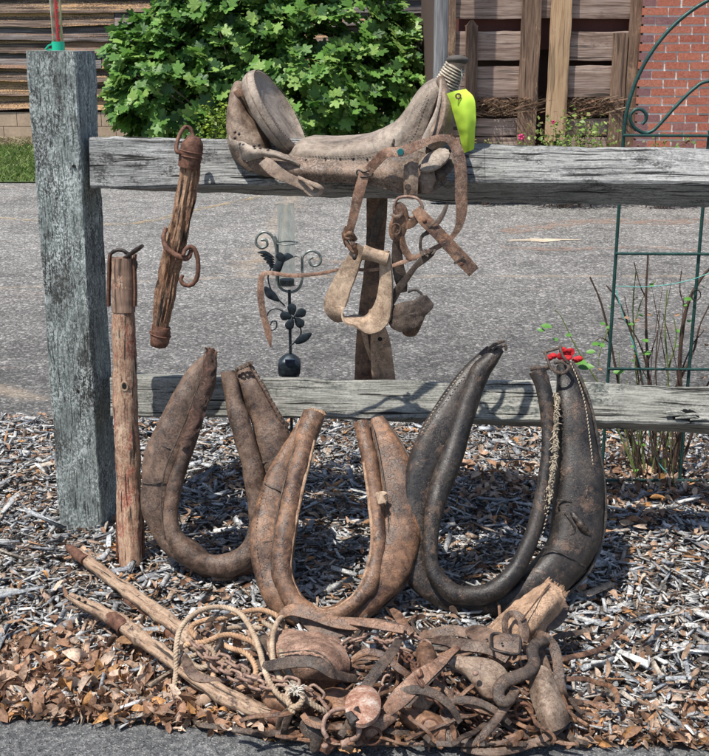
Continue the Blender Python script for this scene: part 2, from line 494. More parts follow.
W_PLANK = wood('cabin_plank_wood', [(.34, (.12, .075, .055)), (.48, (.34, .235, .185)), (.62, (.52, .40, .33))], (.19, .12, .09), (.55, .66), 4, fiber=75, crack=.7, bumpd=.005, stretch=18)
W_UPR = wood('cabin_upright_wood', [(.34, (.05, .03, .02)), (.48, (.17, .10, .065)), (.62, (.32, .21, .14))], (.40, .26, .16), (.54, .64), 5, fiber=80, crack=.6, bumpd=.004, stretch=16)
W_TAN = wood('newer_batten_wood', [(.34, (.26, .15, .08)), (.48, (.50, .32, .18)), (.62, (.64, .45, .28))], (.30, .20, .14), (.58, .68), 6, fiber=80, crack=.45, bumpd=.003, stretch=20)
W_GREYPOLE = wood('grey_pole_wood', [(.34, (.08, .08, .085)), (.48, (.19, .19, .195)), (.62, (.34, .34, .34))], None, fiber=80, crack=.5, stretch=20)

def ground_mat(name, stops, scale, bumpd, rough=.95, stops2=None, kind='noise'):
    M = Nodes(name); ob = M.coord('Object', rnd=False)
    n1 = M.noise(ob, scale, 8, .75); n2 = M.noise(ob, scale*.08, 4, .6)
    c = M.ramp(n1, stops)
    c = M.mix(1.0, c, M.ramp(n2, [(.3, .75), (.7, 1.1)]), 'MULTIPLY')
    return M.out(c, rough, M.bump(n1, bumpd))
def asphalt():
    M = Nodes('worn_asphalt'); ob = M.coord('Object', rnd=False)
    v = M.voro(ob, 85); st = M.n('SeparateColor'); M.l(v.outputs['Color'], st.inputs[0])
    c = M.ramp(st.outputs[0], [(.0, (.038, .037, .035)), (.35, (.085, .083, .078)), (.62, (.165, .160, .152)), (.84, (.30, .29, .275)), (1.0, (.66, .63, .59))])
    v2 = M.voro(ob, 210); s2 = M.n('SeparateColor'); M.l(v2.outputs['Color'], s2.inputs[0])
    c = M.mix(.5, c, M.ramp(s2.outputs[1], [(.0, (.045, .044, .042)), (.6, (.15, .146, .14)), (.93, (.26, .25, .235)), (1., (.55, .52, .48))]))
    big = M.noise(ob, .8, 5, .6); 
    c = M.mix(1.0, c, M.ramp(big, [(.3, .82), (.7, 1.12)]), 'MULTIPLY')
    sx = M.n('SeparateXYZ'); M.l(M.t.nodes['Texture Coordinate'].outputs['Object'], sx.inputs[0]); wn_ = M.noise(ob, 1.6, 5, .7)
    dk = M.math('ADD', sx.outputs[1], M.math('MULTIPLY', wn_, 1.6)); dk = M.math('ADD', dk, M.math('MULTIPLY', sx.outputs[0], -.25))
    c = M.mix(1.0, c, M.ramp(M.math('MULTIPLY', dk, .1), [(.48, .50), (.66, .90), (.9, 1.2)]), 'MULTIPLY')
    st_ = M.noise(ob, 3.5, 7, .75, .8); c = M.mix(1.0, c, M.ramp(st_, [(.40, .68), (.50, 1.0), (.66, 1.12)]), 'MULTIPLY')
    # reddish worn streaks and a few sandy cracks
    mp = M.coord('Object', (.45, 1.6, 1), rnd=False)
    rs = M.noise(mp, 1.3, 6, .7, 1.0)
    c = M.mix(M.ramp(rs, [(.60, 0.0), (.70, .3)]), c, (.26, .18, .14))
    vc = M.voro(M.coord('Object', (.30, .75, 1), rnd=False), .33, 'DISTANCE_TO_EDGE')
    wob = M.noise(ob, 6, 5, .7)
    cr = M.ramp(M.math('ADD', vc.outputs['Distance'], M.math('MULTIPLY', M.math('SUBTRACT', wob, .5), .06)), [(.0, .30), (.010, 0.0)])
    c = M.mix(cr, c, (.42, .32, .22))
    h = M.math('SUBTRACT', 1.0, v.outputs['Distance'])
    return M.out(c, .92, M.bump(h, .004, .9))
def tintless_leafmat(): pass
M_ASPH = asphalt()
M_SOIL = ground_mat('mulch_soil', [(.34, (.06, .045, .035)), (.5, (.17, .13, .10)), (.64, (.34, .30, .26))], 140, .01)
M_EARTH = ground_mat('earth_ground', [(.3, (.06, .07, .03)), (.7, (.16, .14, .08))], 9, .02)
M_LAWN = ground_mat('lawn_soil', [(.3, (.05, .09, .025)), (.7, (.13, .17, .06))], 20, .02)
M_STRAWBED = ground_mat('straw_soil', [(.3, (.18, .13, .08)), (.7, (.42, .34, .24))], 30, .02)
def concrete():
    M = Nodes('old_concrete'); ob = M.coord('Object', rnd=False)
    v = M.voro(ob, 300); st = M.n('SeparateColor'); M.l(v.outputs['Color'], st.inputs[0])
    n1 = M.noise(ob, 45, 7, .75); n2 = M.noise(ob, 5, 4, .6)
    c = M.ramp(n1, [(.34, (.045, .047, .05)), (.5, (.11, .113, .115)), (.62, (.22, .22, .215))])
    c = M.mix(M.ramp(st.outputs[0], [(.80, 0.0), (.97, .6)]), c, (.42, .41, .39))
    c = M.mix(M.ramp(st.outputs[1], [(.85, 0.0), (.97, .8)]), c, (.015, .015, .017))
    c = M.mix(1.0, c, M.ramp(n2, [(.3, .8), (.7, 1.15)]), 'MULTIPLY')
    return M.out(c, .95, M.bump(M.math('ADD', n1, M.math('MULTIPLY', v.outputs['Distance'], .5)), .006))
M_CONC = concrete()
M_CHIP = tinted('wood_chips', .9, var=.5)
M_LEAFDRY = tinted('dead_leaves', .7, translucent=.15, var=.35)
M_GRASS = tinted('grass_blades', .6, translucent=.3, var=.2)
M_FIG = tinted('green_foliage', .45, translucent=.34, var=.22, spec=.45)
M_BLOCK = ground_mat('tan_block', [(.3, (.42, .30, .21)), (.7, (.60, .46, .34))], 25, .004)
M_MORTAR = ground_mat('mortar', [(.3, (.68, .64, .58)), (.7, (.84, .80, .74))], 60, .004)
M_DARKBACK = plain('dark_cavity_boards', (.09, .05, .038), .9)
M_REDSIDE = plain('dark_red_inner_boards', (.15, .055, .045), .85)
def brickmat():
    M = Nodes('red_brick'); ob = M.coord('Object')
    oi = M.n('ObjectInfo')
    c = M.ramp(oi.outputs['Random'], [(0, (.38, .11, .07)), (.3, (.50, .165, .10)), (.6, (.43, .135, .085)), (.80, (.54, .20, .125)), (.84, (.24, .115, .12)), (1, (.30, .13, .12))])
    n1 = M.noise(ob, 60, 6, .8); n2 = M.noise(ob, 14, 4, .7)
    c = M.mix(1.0, c, M.ramp(n1, [(.34, .55), (.6, 1.15)]), 'MULTIPLY')
    c = M.mix(M.ramp(n2, [(.54, 0.0), (.68, .22)]), c, (.50, .34, .27))
    return M.out(c, .85, M.bump(n1, .004))
M_BRICK = brickmat()

# ================================================================== ground, road, lawn, mulch bed, pavement
def quadsheet(name, pts, z, mat, base=(0, 0, 0)):
    mb = MB(); mb.add([(x, y, z) for x, y in pts], [tuple(range(len(pts)))]); return tag(mb.build(name, mat, smooth=False, base=base), kind='structure')
quadsheet('ground', [(-400, -60), (400, -60), (400, 1200), (-400, 1200)], -.03, M_EARTH)
BED_FAR = 4.12
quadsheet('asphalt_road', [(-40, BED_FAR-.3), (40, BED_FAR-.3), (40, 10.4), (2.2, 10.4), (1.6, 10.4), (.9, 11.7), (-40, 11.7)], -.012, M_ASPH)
quadsheet('lawn', [(-40, 11.7), (.9, 11.7), (.9, 17.2), (-40, 17.2)], .0, M_LAWN)
# the pale flaked patch on the road and two small ones
M_SAND = ground_mat('sandy_patch', [(.3, (.30, .25, .19)), (.55, (.60, .50, .37))], 60, .002)
def blot(name, px, py, w, h):
    c = gr(px, py, -.012); pts = []
    for i in range(30):
        a = i/30*2*PI; r = .9+.8*noise.noise(Vector((math.cos(a)*1.6+px, math.sin(a)*1.6, 0)))+random.uniform(-.15, .15)
        pts.append((c[0]+w*r*math.cos(a), c[1]+h*r*math.sin(a)))
    return quadsheet(name, pts, -.008, M_SAND)
blot('sandy_patch', 545, 240, .20, .085)
def road_streak(name, pts, w, colr):
    M = Nodes(name+'_stain'); ob = M.coord('Object', rnd=False); n1 = M.noise(ob, 9, 6, .8); n2 = M.noise(ob, 90, 4, .8)
    M.out(colr, .95); tr = M.n('BsdfTransparent'); mx = M.n('MixShader')
    M.l(M.math('MULTIPLY', M.ramp(n1, [(.44, 0.0), (.56, .75)]), M.ramp(n2, [(.42, .2), (.56, 1.0)])), mx.inputs[0])
    M.l(tr.outputs[0], mx.inputs[1]); M.l(M.b.outputs[0], mx.inputs[2]); M.l(mx.outputs[0], M.t.nodes['Material Output'].inputs[0])
    C = catmull(np.array([gr(x, y, -.008) for x, y in pts]), 40); T = nrm(np.gradient(C, axis=0)); S_ = np.stack([-T[:, 1], T[:, 0], T[:, 2]*0], 1)
    wv = np.array([w*(.6+.8*abs(noise.noise(Vector(c*3)))) for c in C])[:, None]
    V = np.concatenate([C+S_*wv, C-S_*wv]); n = len(C)
    mb = MB(); mb.add(V, [(i, n+i, n+i+1, i+1) for i in range(n-1)]); tag(mb.build(name, M.m, smooth=False, base=(0, 0, 0)), kind='structure')
road_streak('worn_road_line', [(-20, 216), (60, 222), (111, 224), (148, 221), (200, 209), (242, 200), (262, 196)], .05, (.50, .37, .20))
road_streak('reddish_road_patch', [(505, 232), (545, 226), (600, 221), (660, 222), (740, 219)], .16, (.34, .22, .16))
road_streak('reddish_road_patch', [(500, 247), (560, 249), (640, 247), (700, 250)], .07, (.33, .22, .17))
road_streak('reddish_road_patch', [(230, 262), (300, 258), (345, 262)], .06, (.34, .25, .18))
# mulch bed: uneven soil
def bedh(x, y):
    return .012*noise.noise(Vector((x*1.7, y*1.7, 0)))+.008*noise.noise(Vector((x*7, y*7, 3)))
nx, ny = 120, 80
X = np.linspace(-3.2, 3.2, nx); Yl = np.linspace(0, 1, ny)
def curb_y(x): return 2.075-.075*(x)          # the pavement's far edge
def bed_far(x): return BED_FAR + .02*math.sin(x*5)+.03*noise.noise(Vector((x*3, 0, 5)))
mb = MB(); V = []; 
for t in Yl:
    for x in X:
        y0, y1 = curb_y(x)-.02, bed_far(x)
        y = y0+(y1-y0)*t; e = min(1, t*12, (1-t)*12)
        V.append((x, y, (-.022+e*.026 if t > .5 else -.004+e*.008)+bedh(x, y)*e))
mb.add(V, [(j*nx+i, j*nx+i+1, (j+1)*nx+i+1, (j+1)*nx+i) for j in range(ny-1) for i in range(nx-1)])
tag(mb.build('mulch_bed', M_SOIL, base=(0, 0, 0)), kind='structure')
mb = MB(); mb.add([(-8, -3, .0), (8, -3, .0), (8, curb_y(8), .0), (2, curb_y(2), .0), (0, curb_y(0), .0), (-2, curb_y(-2), .0), (-8, curb_y(-8), .0),
   (8, -3, -.12), (-8, -3, -.12), (8, curb_y(8), -.12), (-8, curb_y(-8), -.12)], [(0, 1, 2, 3, 4, 5, 6), (6, 5, 4, 3, 2, 9, 10)])
tag(mb.build('concrete_pavement', M_CONC, smooth=False, base=(0, 0, 0)), kind='structure')

# ------------------------------------------------------------------ wood chip mulch (nobody could count it)
def chips(n, xr, yr, lmin, lmax, zlo, zhi, pal, seed, flat=.25):
    g = np.random.default_rng(seed)
    x = g.uniform(xr[0], xr[1], n); y = g.uniform(yr[0], yr[1], n)
    L = np.exp(g.normal(math.log(lmin), .45, n)).clip(.008, lmax); Wd = L*g.uniform(.10, .34, n); Wd = Wd.clip(.002, .018); T = g.uniform(.0012, .004, n)
    yaw = g.uniform(0, PI, n); pit = g.normal(0, flat, n).clip(-.5, .5); rol = g.normal(0, .5, n)
    z = g.uniform(zlo, zhi, n)+np.array([bedh(a, b) for a, b in zip(x, y)])
    base = np.array([(-1, -1, -1), (1, -1, -1), (1, 1, -1), (-1, 1, -1), (-1, -1, 1), (1, -1, 1), (1, 1, 1), (-1, 1, 1)], float)
    B = np.tile(base, (n, 1, 1))*np.stack([L/2, Wd/2, T/2], 1)[:, None, :]
    # ragged ends and taper
    B[:, :, 0] *= g.uniform(.75, 1.05, (n, 8)); B[:, :, 1] *= g.uniform(.4, 1.15, (n, 8))
    B[:, :, 2] += (B[:, :, 0]**2)*g.uniform(-6, 6, n)[:, None]
    cy, sy = np.cos(yaw), np.sin(yaw); cp, sp = np.cos(pit), np.sin(pit); cr, sr = np.cos(rol), np.sin(rol)
    X_, Y_, Z_ = B[..., 0], B[..., 1], B[..., 2]
    Y2 = Y_*cr[:, None]-Z_*sr[:, None]; Z2 = Y_*sr[:, None]+Z_*cr[:, None]
    X3 = X_*cp[:, None]-Z2*sp[:, None]; Z3 = X_*sp[:, None]+Z2*cp[:, None]
    X4 = X3*cy[:, None]-Y2*sy[:, None]; Y4 = X3*sy[:, None]+Y2*cy[:, None]
    V = np.stack([X4+x[:, None], Y4+y[:, None], Z3+z[:, None]], 2)
    F0 = np.array([(0, 1, 5, 4), (1, 2, 6, 5), (2, 3, 7, 6), (3, 0, 4, 7), (4, 5, 6, 7), (3, 2, 1, 0)])
    pal = np.array(pal); pw = pal[:, 3]/pal[:, 3].sum()
    ci = g.choice(len(pal), n, p=pw); C = pal[ci, :3]*g.uniform(.6, 1.25, (n, 1))
    return V, F0, C, x, y
def stuff_mesh(name, V, F0, C, mat, kind='stuff', keep=None):
    if keep is not None: V, C = V[keep], C[keep]
    n, k = V.shape[:2]
    me = bpy.data.meshes.new(name)
    q = F0.shape[1]; nf = n*len(F0)
    me.vertices.add(n*k); me.vertices.foreach_set('co', V.astype(np.float32).ravel())
    idx = (F0[None]+np.arange(n)[:, None, None]*k).ravel()
    me.loops.add(nf*q); me.loops.foreach_set('vertex_index', idx.astype(np.int32))
    me.polygons.add(nf); me.polygons.foreach_set('loop_start', np.arange(0, nf*q, q, dtype=np.int32))
    me.update(calc_edges=True); me.validate()
    a = me.color_attributes.new('tint', 'FLOAT_COLOR', 'POINT')
    Cv = np.repeat(np.hstack([C, np.ones((n, 1))]), k, 0) if C.ndim == 2 else np.concatenate([C, np.ones(C.shape[:2]+(1,))], 2).reshape(-1, 4)
    a.data.foreach_set('color', Cv.astype(np.float32).ravel())
    me.materials.append(mat)
    o = bpy.data.objects.new(name, me); col.objects.link(o)
    if kind: o['kind'] = kind
    return o
pal = [(.40, .405, .41, 4), (.54, .545, .55, 4.5), (.72, .71, .68, 3.2), (.25, .25, .25, 1.6), (.52, .45, .38, 3.4), (.36, .26, .20, 2.2), (.50, .28, .15, 1.2), (.10, .08, .07, 1.0)]
V1, F0, C1, x1, y1 = chips(56000, (-2.0, 2.0), (1.95, 4.2), .029, .09, .003, .028, pal, 3)
k1 = np.array([curb_y(a)+.012+.01*math.sin(a*31) < b < bed_far(a)-.0+.05*g_ for a, b, g_ in zip(x1, y1, rng.uniform(-1, 1, len(x1)))])
tag(stuff_mesh('wood_chip_mulch', V1, F0, C1, M_CHIP, keep=k1), 'grey and brown wood chip mulch covering the bed under the fence', 'wood chips')
palb = [(.46, .48, .50, 3), (.66, .66, .64, 3), (.30, .31, .33, 3), (.50, .38, .28, 1)]
V1, F0, C1, x1, y1 = chips(1700, (-2.0, 2.0), (2.2, 4.1), .055, .14, .022, .036, palb, 4, .15)
k1 = np.array([curb_y(a)+.05 < b < bed_far(a)-.03 for a, b in zip(x1, y1)])
tag(stuff_mesh('large_wood_splinters', V1, F0, C1, M_CHIP, keep=k1), 'long pale splintered chips lying loose on top of the mulch', 'wood splinters')

# ------------------------------------------------------------------ dead leaves
def leaf_grid(g, n, x, y, z, L, Wd, curl, fold, pit, rol, yaw, pal, nl=7):
    # nl x 3 grid per leaf
    t = np.linspace(0, 1, nl); prof = np.sin(t**.8*PI)**.75*(1-.25*t); prof[0] = .04; prof[-1] = .0
    V = np.zeros((n, nl*3, 3))
    for i, tt in enumerate(t):
        for j, s_ in enumerate((-1, 0, 1)):
            xx = (tt-.5)*L; yy = s_*prof[i]*Wd/2*(1+g.uniform(-.06, .06, n)); zz = abs(s_)*fold*prof[i]*Wd/2+curl*(tt-.5)**2*L*2+g.normal(0, .018, n)*L*(.3+abs(s_))
            V[:, i*3+j] = np.stack([xx, yy, zz], 1)
    cy, sy = np.cos(yaw)[:, None], np.sin(yaw)[:, None]; cp, sp = np.cos(pit)[:, None], np.sin(pit)[:, None]; cr, sr = np.cos(rol)[:, None], np.sin(rol)[:, None]
    X_, Y_, Z_ = V[..., 0], V[..., 1], V[..., 2]
    Y2 = Y_*cr-Z_*sr; Z2 = Y_*sr+Z_*cr; X3 = X_*cp-Z2*sp; Z3 = X_*sp+Z2*cp
    X4 = X3*cy-Y2*sy; Y4 = X3*sy+Y2*cy
    zmin = Z3.min(1, keepdims=True)*.6
    V = np.stack([X4+x[:, None], Y4+y[:, None], Z3-zmin+z[:, None]], 2)
    F0 = np.array([(i*3+j, i*3+j+1, (i+1)*3+j+1, (i+1)*3+j) for i in range(nl-1) for j in range(2)])
    pal = np.array(pal); ci = g.choice(len(pal), n, p=pal[:, 3]/pal[:, 3].sum()); C = pal[ci, :3]*g.uniform(.65, 1.25, (n, 1))
    return V, F0, C
palL = [(.37, .21, .13, 4), (.49, .33, .23, 4), (.62, .47, .36, 3), (.25, .14, .09, 2.0), (.58, .30, .12, .9), (.15, .09, .06, .8)]
def leaves(n, cx, cy, sx, sy, lo, hi, seed, uni=False, zs=(.01, .045)):
    g = np.random.default_rng(seed)
    if uni: x = g.uniform(cx-sx, cx+sx, n); y = g.uniform(cy-sy, cy+sy, n)
    else: x = g.normal(cx, sx, n); y = g.normal(cy, sy, n)
    L = g.uniform(lo, hi, n); return leaf_grid(g, n, x, y, g.uniform(zs[0], zs[1], n), L, L*g.uniform(.32, .5, n), g.normal(0, .55, n), g.uniform(-.3, 1.1, n), g.normal(0, .45, n), g.normal(0, .8, n), g.uniform(0, 2*PI, n), palL), x, y
sets = []
for a in [(620, -.66, 2.26, .20, .09, .03, .072, 11, False, (.004, .024)), (620, -.42, 2.155, .24, .035, .02, .06, 17, False, (.004, .02)), (1000, -.60, 2.3, .26, .14, .015, .04, 21, False, (.008, .03)), (420, .68, 2.02, .20, .07, .018, .055, 12, False, (.004, .02)), (300, .0, 2.10, .42, .035, .018, .045, 13, False, (.004, .02)),
          (2600, 0, 3.1, 2.0, 1.1, .012, .042, 14, True, (.012, .035)), (800, .80, 3.40, .40, .18, .02, .055, 15), (120, -.6, 3.2, .3, .3, .02, .045, 16), (160, .55, 2.2, .4, .2, .02, .05, 18), (1100, -.1, 2.08, 1.1, .10, .018, .045, 23, True, (.003, .010))]:
    (Vl, Fl, Cl), xx, yy = leaves(*a)
    lim = .075
    kk = np.array([b > curb_y(q)-lim*abs(noise.noise(Vector((q*9, 1, 0))))*2 and b < BED_FAR+.02 for q, b in zip(xx, yy)])
    sets.append((Vl[kk], Cl[kk]))
VL = np.concatenate([s_[0] for s_ in sets]); CL = np.concatenate([s_[1] for s_ in sets])
tag(stuff_mesh('dead_leaf_litter', VL, Fl, CL, M_LEAFDRY), 'drift of curled brown dead leaves over the mulch and kerb edge', 'dead leaves')
def single_leaf(px, py, L, ang, colr, label, seed, z=.03):
    g = np.random.default_rng(seed); c = gr(px, py, z); o1 = np.ones(1)
    Vl, Fl, Cl = leaf_grid(g, 1, o1*0, o1*0, o1*0, o1*L, o1*L*.4, o1*.35, o1*.5, o1*.12, o1*.3, o1*ang, [(*colr, 1)])
    V = np.concatenate([Vl[0], Vl[0]-[0, 0, .0006]]); n = len(Vl[0])
    mb = MB(); mb.add(V, [tuple(f) for f in Fl]+[tuple((f+n)[::-1]) for f in Fl], None, colr)
    o = mb.build('dead_leaf', M_LEAFDRY, base=(0, 0, 0)); o.location = tuple(c); tag(o, label, 'dead leaf', 'large single dead leaves')
single_leaf(542, 714, .085, R(145), (.62, .38, .20), 'pale orange dead leaf lying below the tan leather panel of the tack pile', 1, .05)
single_leaf(98, 716, .06, R(25), (.36, .24, .16), 'brown dead leaf fallen alone onto the pavement at bottom left', 2, .008)
single_leaf(135, 640, .085, R(20), (.42, .24, .13), 'broad brown dead leaf lying on the leaf drift below the iron shaft', 3, .05)
single_leaf(105, 675, .075, R(40), (.48, .27, .13), 'curled orange brown dead leaf at the pavement edge left of the rope', 4, .03)
single_leaf(350, 752, .05, R(-20), (.62, .36, .18), 'small bright dead leaf on the pavement below the iron ring', 5, .006)

# ------------------------------------------------------------------ lawn grass
g = np.random.default_rng(5)
def blades(n, x, y, h, w, pal, spread=.35):
    yaw = g.uniform(0, 2*PI, n); lx = g.normal(0, spread, n)*h; ly = g.normal(0, spread, n)*h
    c, s_ = np.cos(yaw)*w/2, np.sin(yaw)*w/2; z0 = np.zeros(n)
    V = np.stack([np.stack([x-c, y-s_, z0], 1), np.stack([x+c, y+s_, z0], 1), np.stack([x+lx*.4+c*.7, y+ly*.4+s_*.7, z0+h*.6], 1), np.stack([x+lx, y+ly, z0+h], 1)], 1)
    pal = np.array(pal); ci = g.choice(len(pal), n, p=pal[:, 3]/pal[:, 3].sum())
    return V, np.array([(0, 1, 2, 3)]), pal[ci, :3]*g.uniform(.7, 1.2, (n, 1))
n = 26000; x = g.uniform(-7, -1.0, n); y = 11.72+g.beta(1, 1.15, n)*4.0
V_, F_, C_ = blades(n, x, y, g.uniform(.025, .075, n), g.uniform(.006, .014, n), [(.14, .24, .05, 4), (.22, .32, .08, 3), (.36, .36, .16, 1.5), (.08, .15, .04, 2)], .6)
tag(stuff_mesh('lawn_grass', V_, F_, C_, M_GRASS), 'short sunlit green lawn between the road and the barn', 'grass')
n = 5000; x = g.uniform(-7, -1.6, n); y = g.uniform(15.6, 16.7, n)
V_, F_, C_ = blades(n, x, y, g.uniform(.03, .09, n), g.uniform(.01, .02, n), [(.50, .42, .28, 3), (.34, .26, .16, 2), (.22, .24, .10, 1)], 1.0)
tag(stuff_mesh('straw', V_, F_, C_, M_GRASS), 'dry straw strewn along the foot of the barn wall', 'straw')

# ================================================================== the barn far left
def board_mb(mb, x0, x1, z0, z1, y0, thick, lap, wavy, nseg, seed):
    """a lapped board with a wandering lower edge; local x runs along the board"""
    xs = np.linspace(x0, x1, nseg); V = []; F_ = []; U_ = []
    for i, x in enumerate(xs):
        e = wavy*(noise.noise(Vector((x*1.1, seed, 0)))+.5*noise.noise(Vector((x*3.5, seed, 2))))
        zb = z0+e; V += [(x, y0-thick-lap, zb), (x, y0-lap, zb), (x, y0, z1), (x, y0-thick*.5, z1)]
    for i in range(nseg-1):
        a, b = i*4, (i+1)*4
        for p, q in ((0, 3), (1, 0), (2, 1), (3, 2)):
            F_.append((a+p, b+p, b+q, a+q)); U_.append([(V[k][2]+.5*p, V[k][0]) for k in (a+p, b+p, b+q, a+q)])
    F_ += [(0, 3, 2, 1), tuple((nseg-1)*4+k for k in (0, 1, 2, 3))]; U_ += [[(0, 0)]*4]*2
    mb.add(V, F_, U_)
BY = 16.8
barn = thing('barn', (-3, BY, 0), 'dark weathered clapboard barn behind the fig bush', 'barn')
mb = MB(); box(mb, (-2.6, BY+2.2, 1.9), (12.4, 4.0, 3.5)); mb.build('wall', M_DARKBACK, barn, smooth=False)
zc = .42; row = 0
while zc < 3.5:
    h = random.uniform(.17, .21)
    xs = [-9, -6.3+random.uniform(-.7, .7), -3.1+random.uniform(-1.3, .5), .3+random.uniform(-.5, 1), 3.9]
    for xa, xb in zip(xs, xs[1:]):
        mb = MB(); board_mb(mb, xa+.006, xb-.006, zc, zc+h+.035, BY, .03, .04+random.uniform(0, .045), .03, 30, row*3.1+xa)
        mb.build('board', W_BARN if random.random() < .62 else W_BARN2, barn, smooth=False)
    zc += h; row += 1
k = 0
x = -9.0
while x < 3.8:       # tan foundation blocks, two courses
    for r in (0, 1):
        mb = MB(); box(mb, (x+.2+(.2 if r else 0), BY-.02, .095+r*.2), (.392, .12, .192)); mb.build('foundation_block', M_BLOCK, barn, smooth=False)
    x += .4
mb = MB()
for s_ in (0, 1):   # roof with overhanging eaves
    y_a, y_b = (BY-.45, BY+2.2) if s_ == 0 else (BY+4.65, BY+2.2)
    mb.add([(-9.3, y_a, 3.55), (4.2, y_a, 3.55), (4.2, y_b, 4.9), (-9.3, y_b, 4.9), (-9.3, y_a, 3.63), (4.2, y_a, 3.63), (4.2, y_b, 4.98), (-9.3, y_b, 4.98)], [(0, 1, 2, 3), (4, 7, 6, 5), (0, 4, 5, 1), (1, 5, 6, 2), (3, 7, 4, 0)])
mb.build('roof', metal('old_tin_roof', (.12, .1, .09), (.22, .2, .19), (.3, .27, .25), 4), barn, smooth=False)

# ================================================================== the plank cabin
CY = 10.6
cabin = thing('plank_cabin', (2.2, CY, 0), 'cabin wall of wide brown planks with upright battens and gaps', 'cabin')
def cx(px, Y=CY): return aty(px, 100, Y)[0]
def cz(py, Y=CY): return aty(354, py, Y)[2]
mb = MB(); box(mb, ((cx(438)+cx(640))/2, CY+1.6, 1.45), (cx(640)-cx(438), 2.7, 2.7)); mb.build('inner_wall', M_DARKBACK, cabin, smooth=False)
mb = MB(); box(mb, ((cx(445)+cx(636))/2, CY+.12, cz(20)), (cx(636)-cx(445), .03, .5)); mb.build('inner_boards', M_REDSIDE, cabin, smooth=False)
def plank(px0, px1, py0, py1, mat, name='plank', off=0, thick=.05, horiz=True, point=False, lab=None):
    x0, x1, z1, z0 = cx(px0), cx(px1), cz(py0), cz(py1)
    mb = MB()
    if horiz: sweep(mb, [(x0, CY-off, (z0+z1)/2), ((x0+x1)/2, CY-off, (z0+z1)/2+random.uniform(-.006, .006)), (x1, CY-off, (z0+z1)/2)], (z1-z0)/2, thick/2, prof_rect(.1), n=24, V=(0, -1, 0), rough=.006, rs=6, seed=px0)
    else:
        w = (x1-x0)/2; pts = [((x0+x1)/2, CY-off, z0), ((x0+x1)/2+.004, CY-off, (z0+z1)/2), ((x0+x1)/2, CY-off, z1)]; ww = [w, w, w]
        if point: pts.append(((x0+x1)/2, CY-off, z1+w*1.1)); ww = [w, w, w, .01]; pts.insert(2, ((x0+x1)/2, CY-off, z1-.02)); ww.insert(2, w)
        sweep(mb, pts, ww, thick/2, prof_rect(.1), n=40, V=(0, -1, 0), rough=.005, rs=6, seed=px0)
    o = mb.build(name, mat, cabin); 
    if lab: o['label'] = lab
for (a, b) in ((448, 533), (560, 630)):
    plank(a, b, -75, -25, W_PLANK); plank(a, b, -22, 18.5, W_PLANK); plank(a, b, 31, 60, W_PLANK, off=.0); plank(a, b, 66, 97, W_PLANK, off=.01)
    plank(a, b, 118, 135, W_PLANK, off=.0); plank(a, b, 137, 175, W_PLANK, off=.02)
plank(533, 560, -75, 18, W_PLANK); 
for (a, b) in ((436, 533), (560, 640)):
    plank(a, b, -130, -80, W_PLANK)
plank(517, 536, -130, 160, W_UPR, 'batten', .06, .035, False)
plank(545, 565, -130, 140, W_TAN, 'batten', .085, .035, False, lab='newer pale tan upright batten')
plank(463, 475, 27, 160, W_UPR, 'batten', .07, .03, False, True, 'short dark batten sawn to a point')
plank(608, 622, 33, 165, W_UPR, 'batten', .06, .03, False, lab='short dark batten ending half way up the wall')
plank(623, 637, -130, 165, W_UPR, 'batten', .045, .03, False)
plank(443, 453, -130, 165, W_UPR, 'batten', .05, .03, False)
# dry pine straw stuffed in the lowest gap
n = 1500; x = g.uniform(cx(446), cx(535), n); x = np.where(g.random(n) < .4, g.uniform(cx(566), cx(612), n), x)
V_, F_, C_ = blades(n, x, CY-.03+g.uniform(-.05, .03, n), g.uniform(.02, .07, n), g.uniform(.004, .007, n), [(.28, .17, .11, 3), (.42, .30, .20, 1), (.14, .09, .06, 2)], 2.2)
V_[:, :, 2] += (g.uniform(cz(117), cz(101), n))[:, None]
o = stuff_mesh('pine_straw', V_, F_, C_, M_LEAFDRY); o.parent = cabin; o.location = (-2.2, -CY, 0)
# paving stones at its foot
gs = plain('flagstone', (.42, .41, .40), .85, var=.4, scale=20)
for i, px in enumerate(np.linspace(440, 530, 7)):
    mb = MB(); c = aty(px, 143, CY-.35); box(mb, (c[0], CY-.32, .02+c[2]*.5), (.165, .4, .30+c[2]*0), rz=random.uniform(-.05, .05)); mb.build('foot_stone', gs, cabin, smooth=False)
# grey utility pole in front of the barn corner
gp = MB(); p0 = aty(438, 160, 10.2); sweep(gp, [(p0[0], 10.2, 0), (p0[0]+.004, 10.2, 1.2), (p0[0], 10.2, 3.3)], .058, .05, prof_rect(.25), n=30, V=(0, -1, 0), rough=.004, rs=7)
tag(gp.build('wooden_pole', W_GREYPOLE, base=(p0[0], 10.2, 0)), 'grey squared pole standing at the corner of the plank cabin', 'pole')

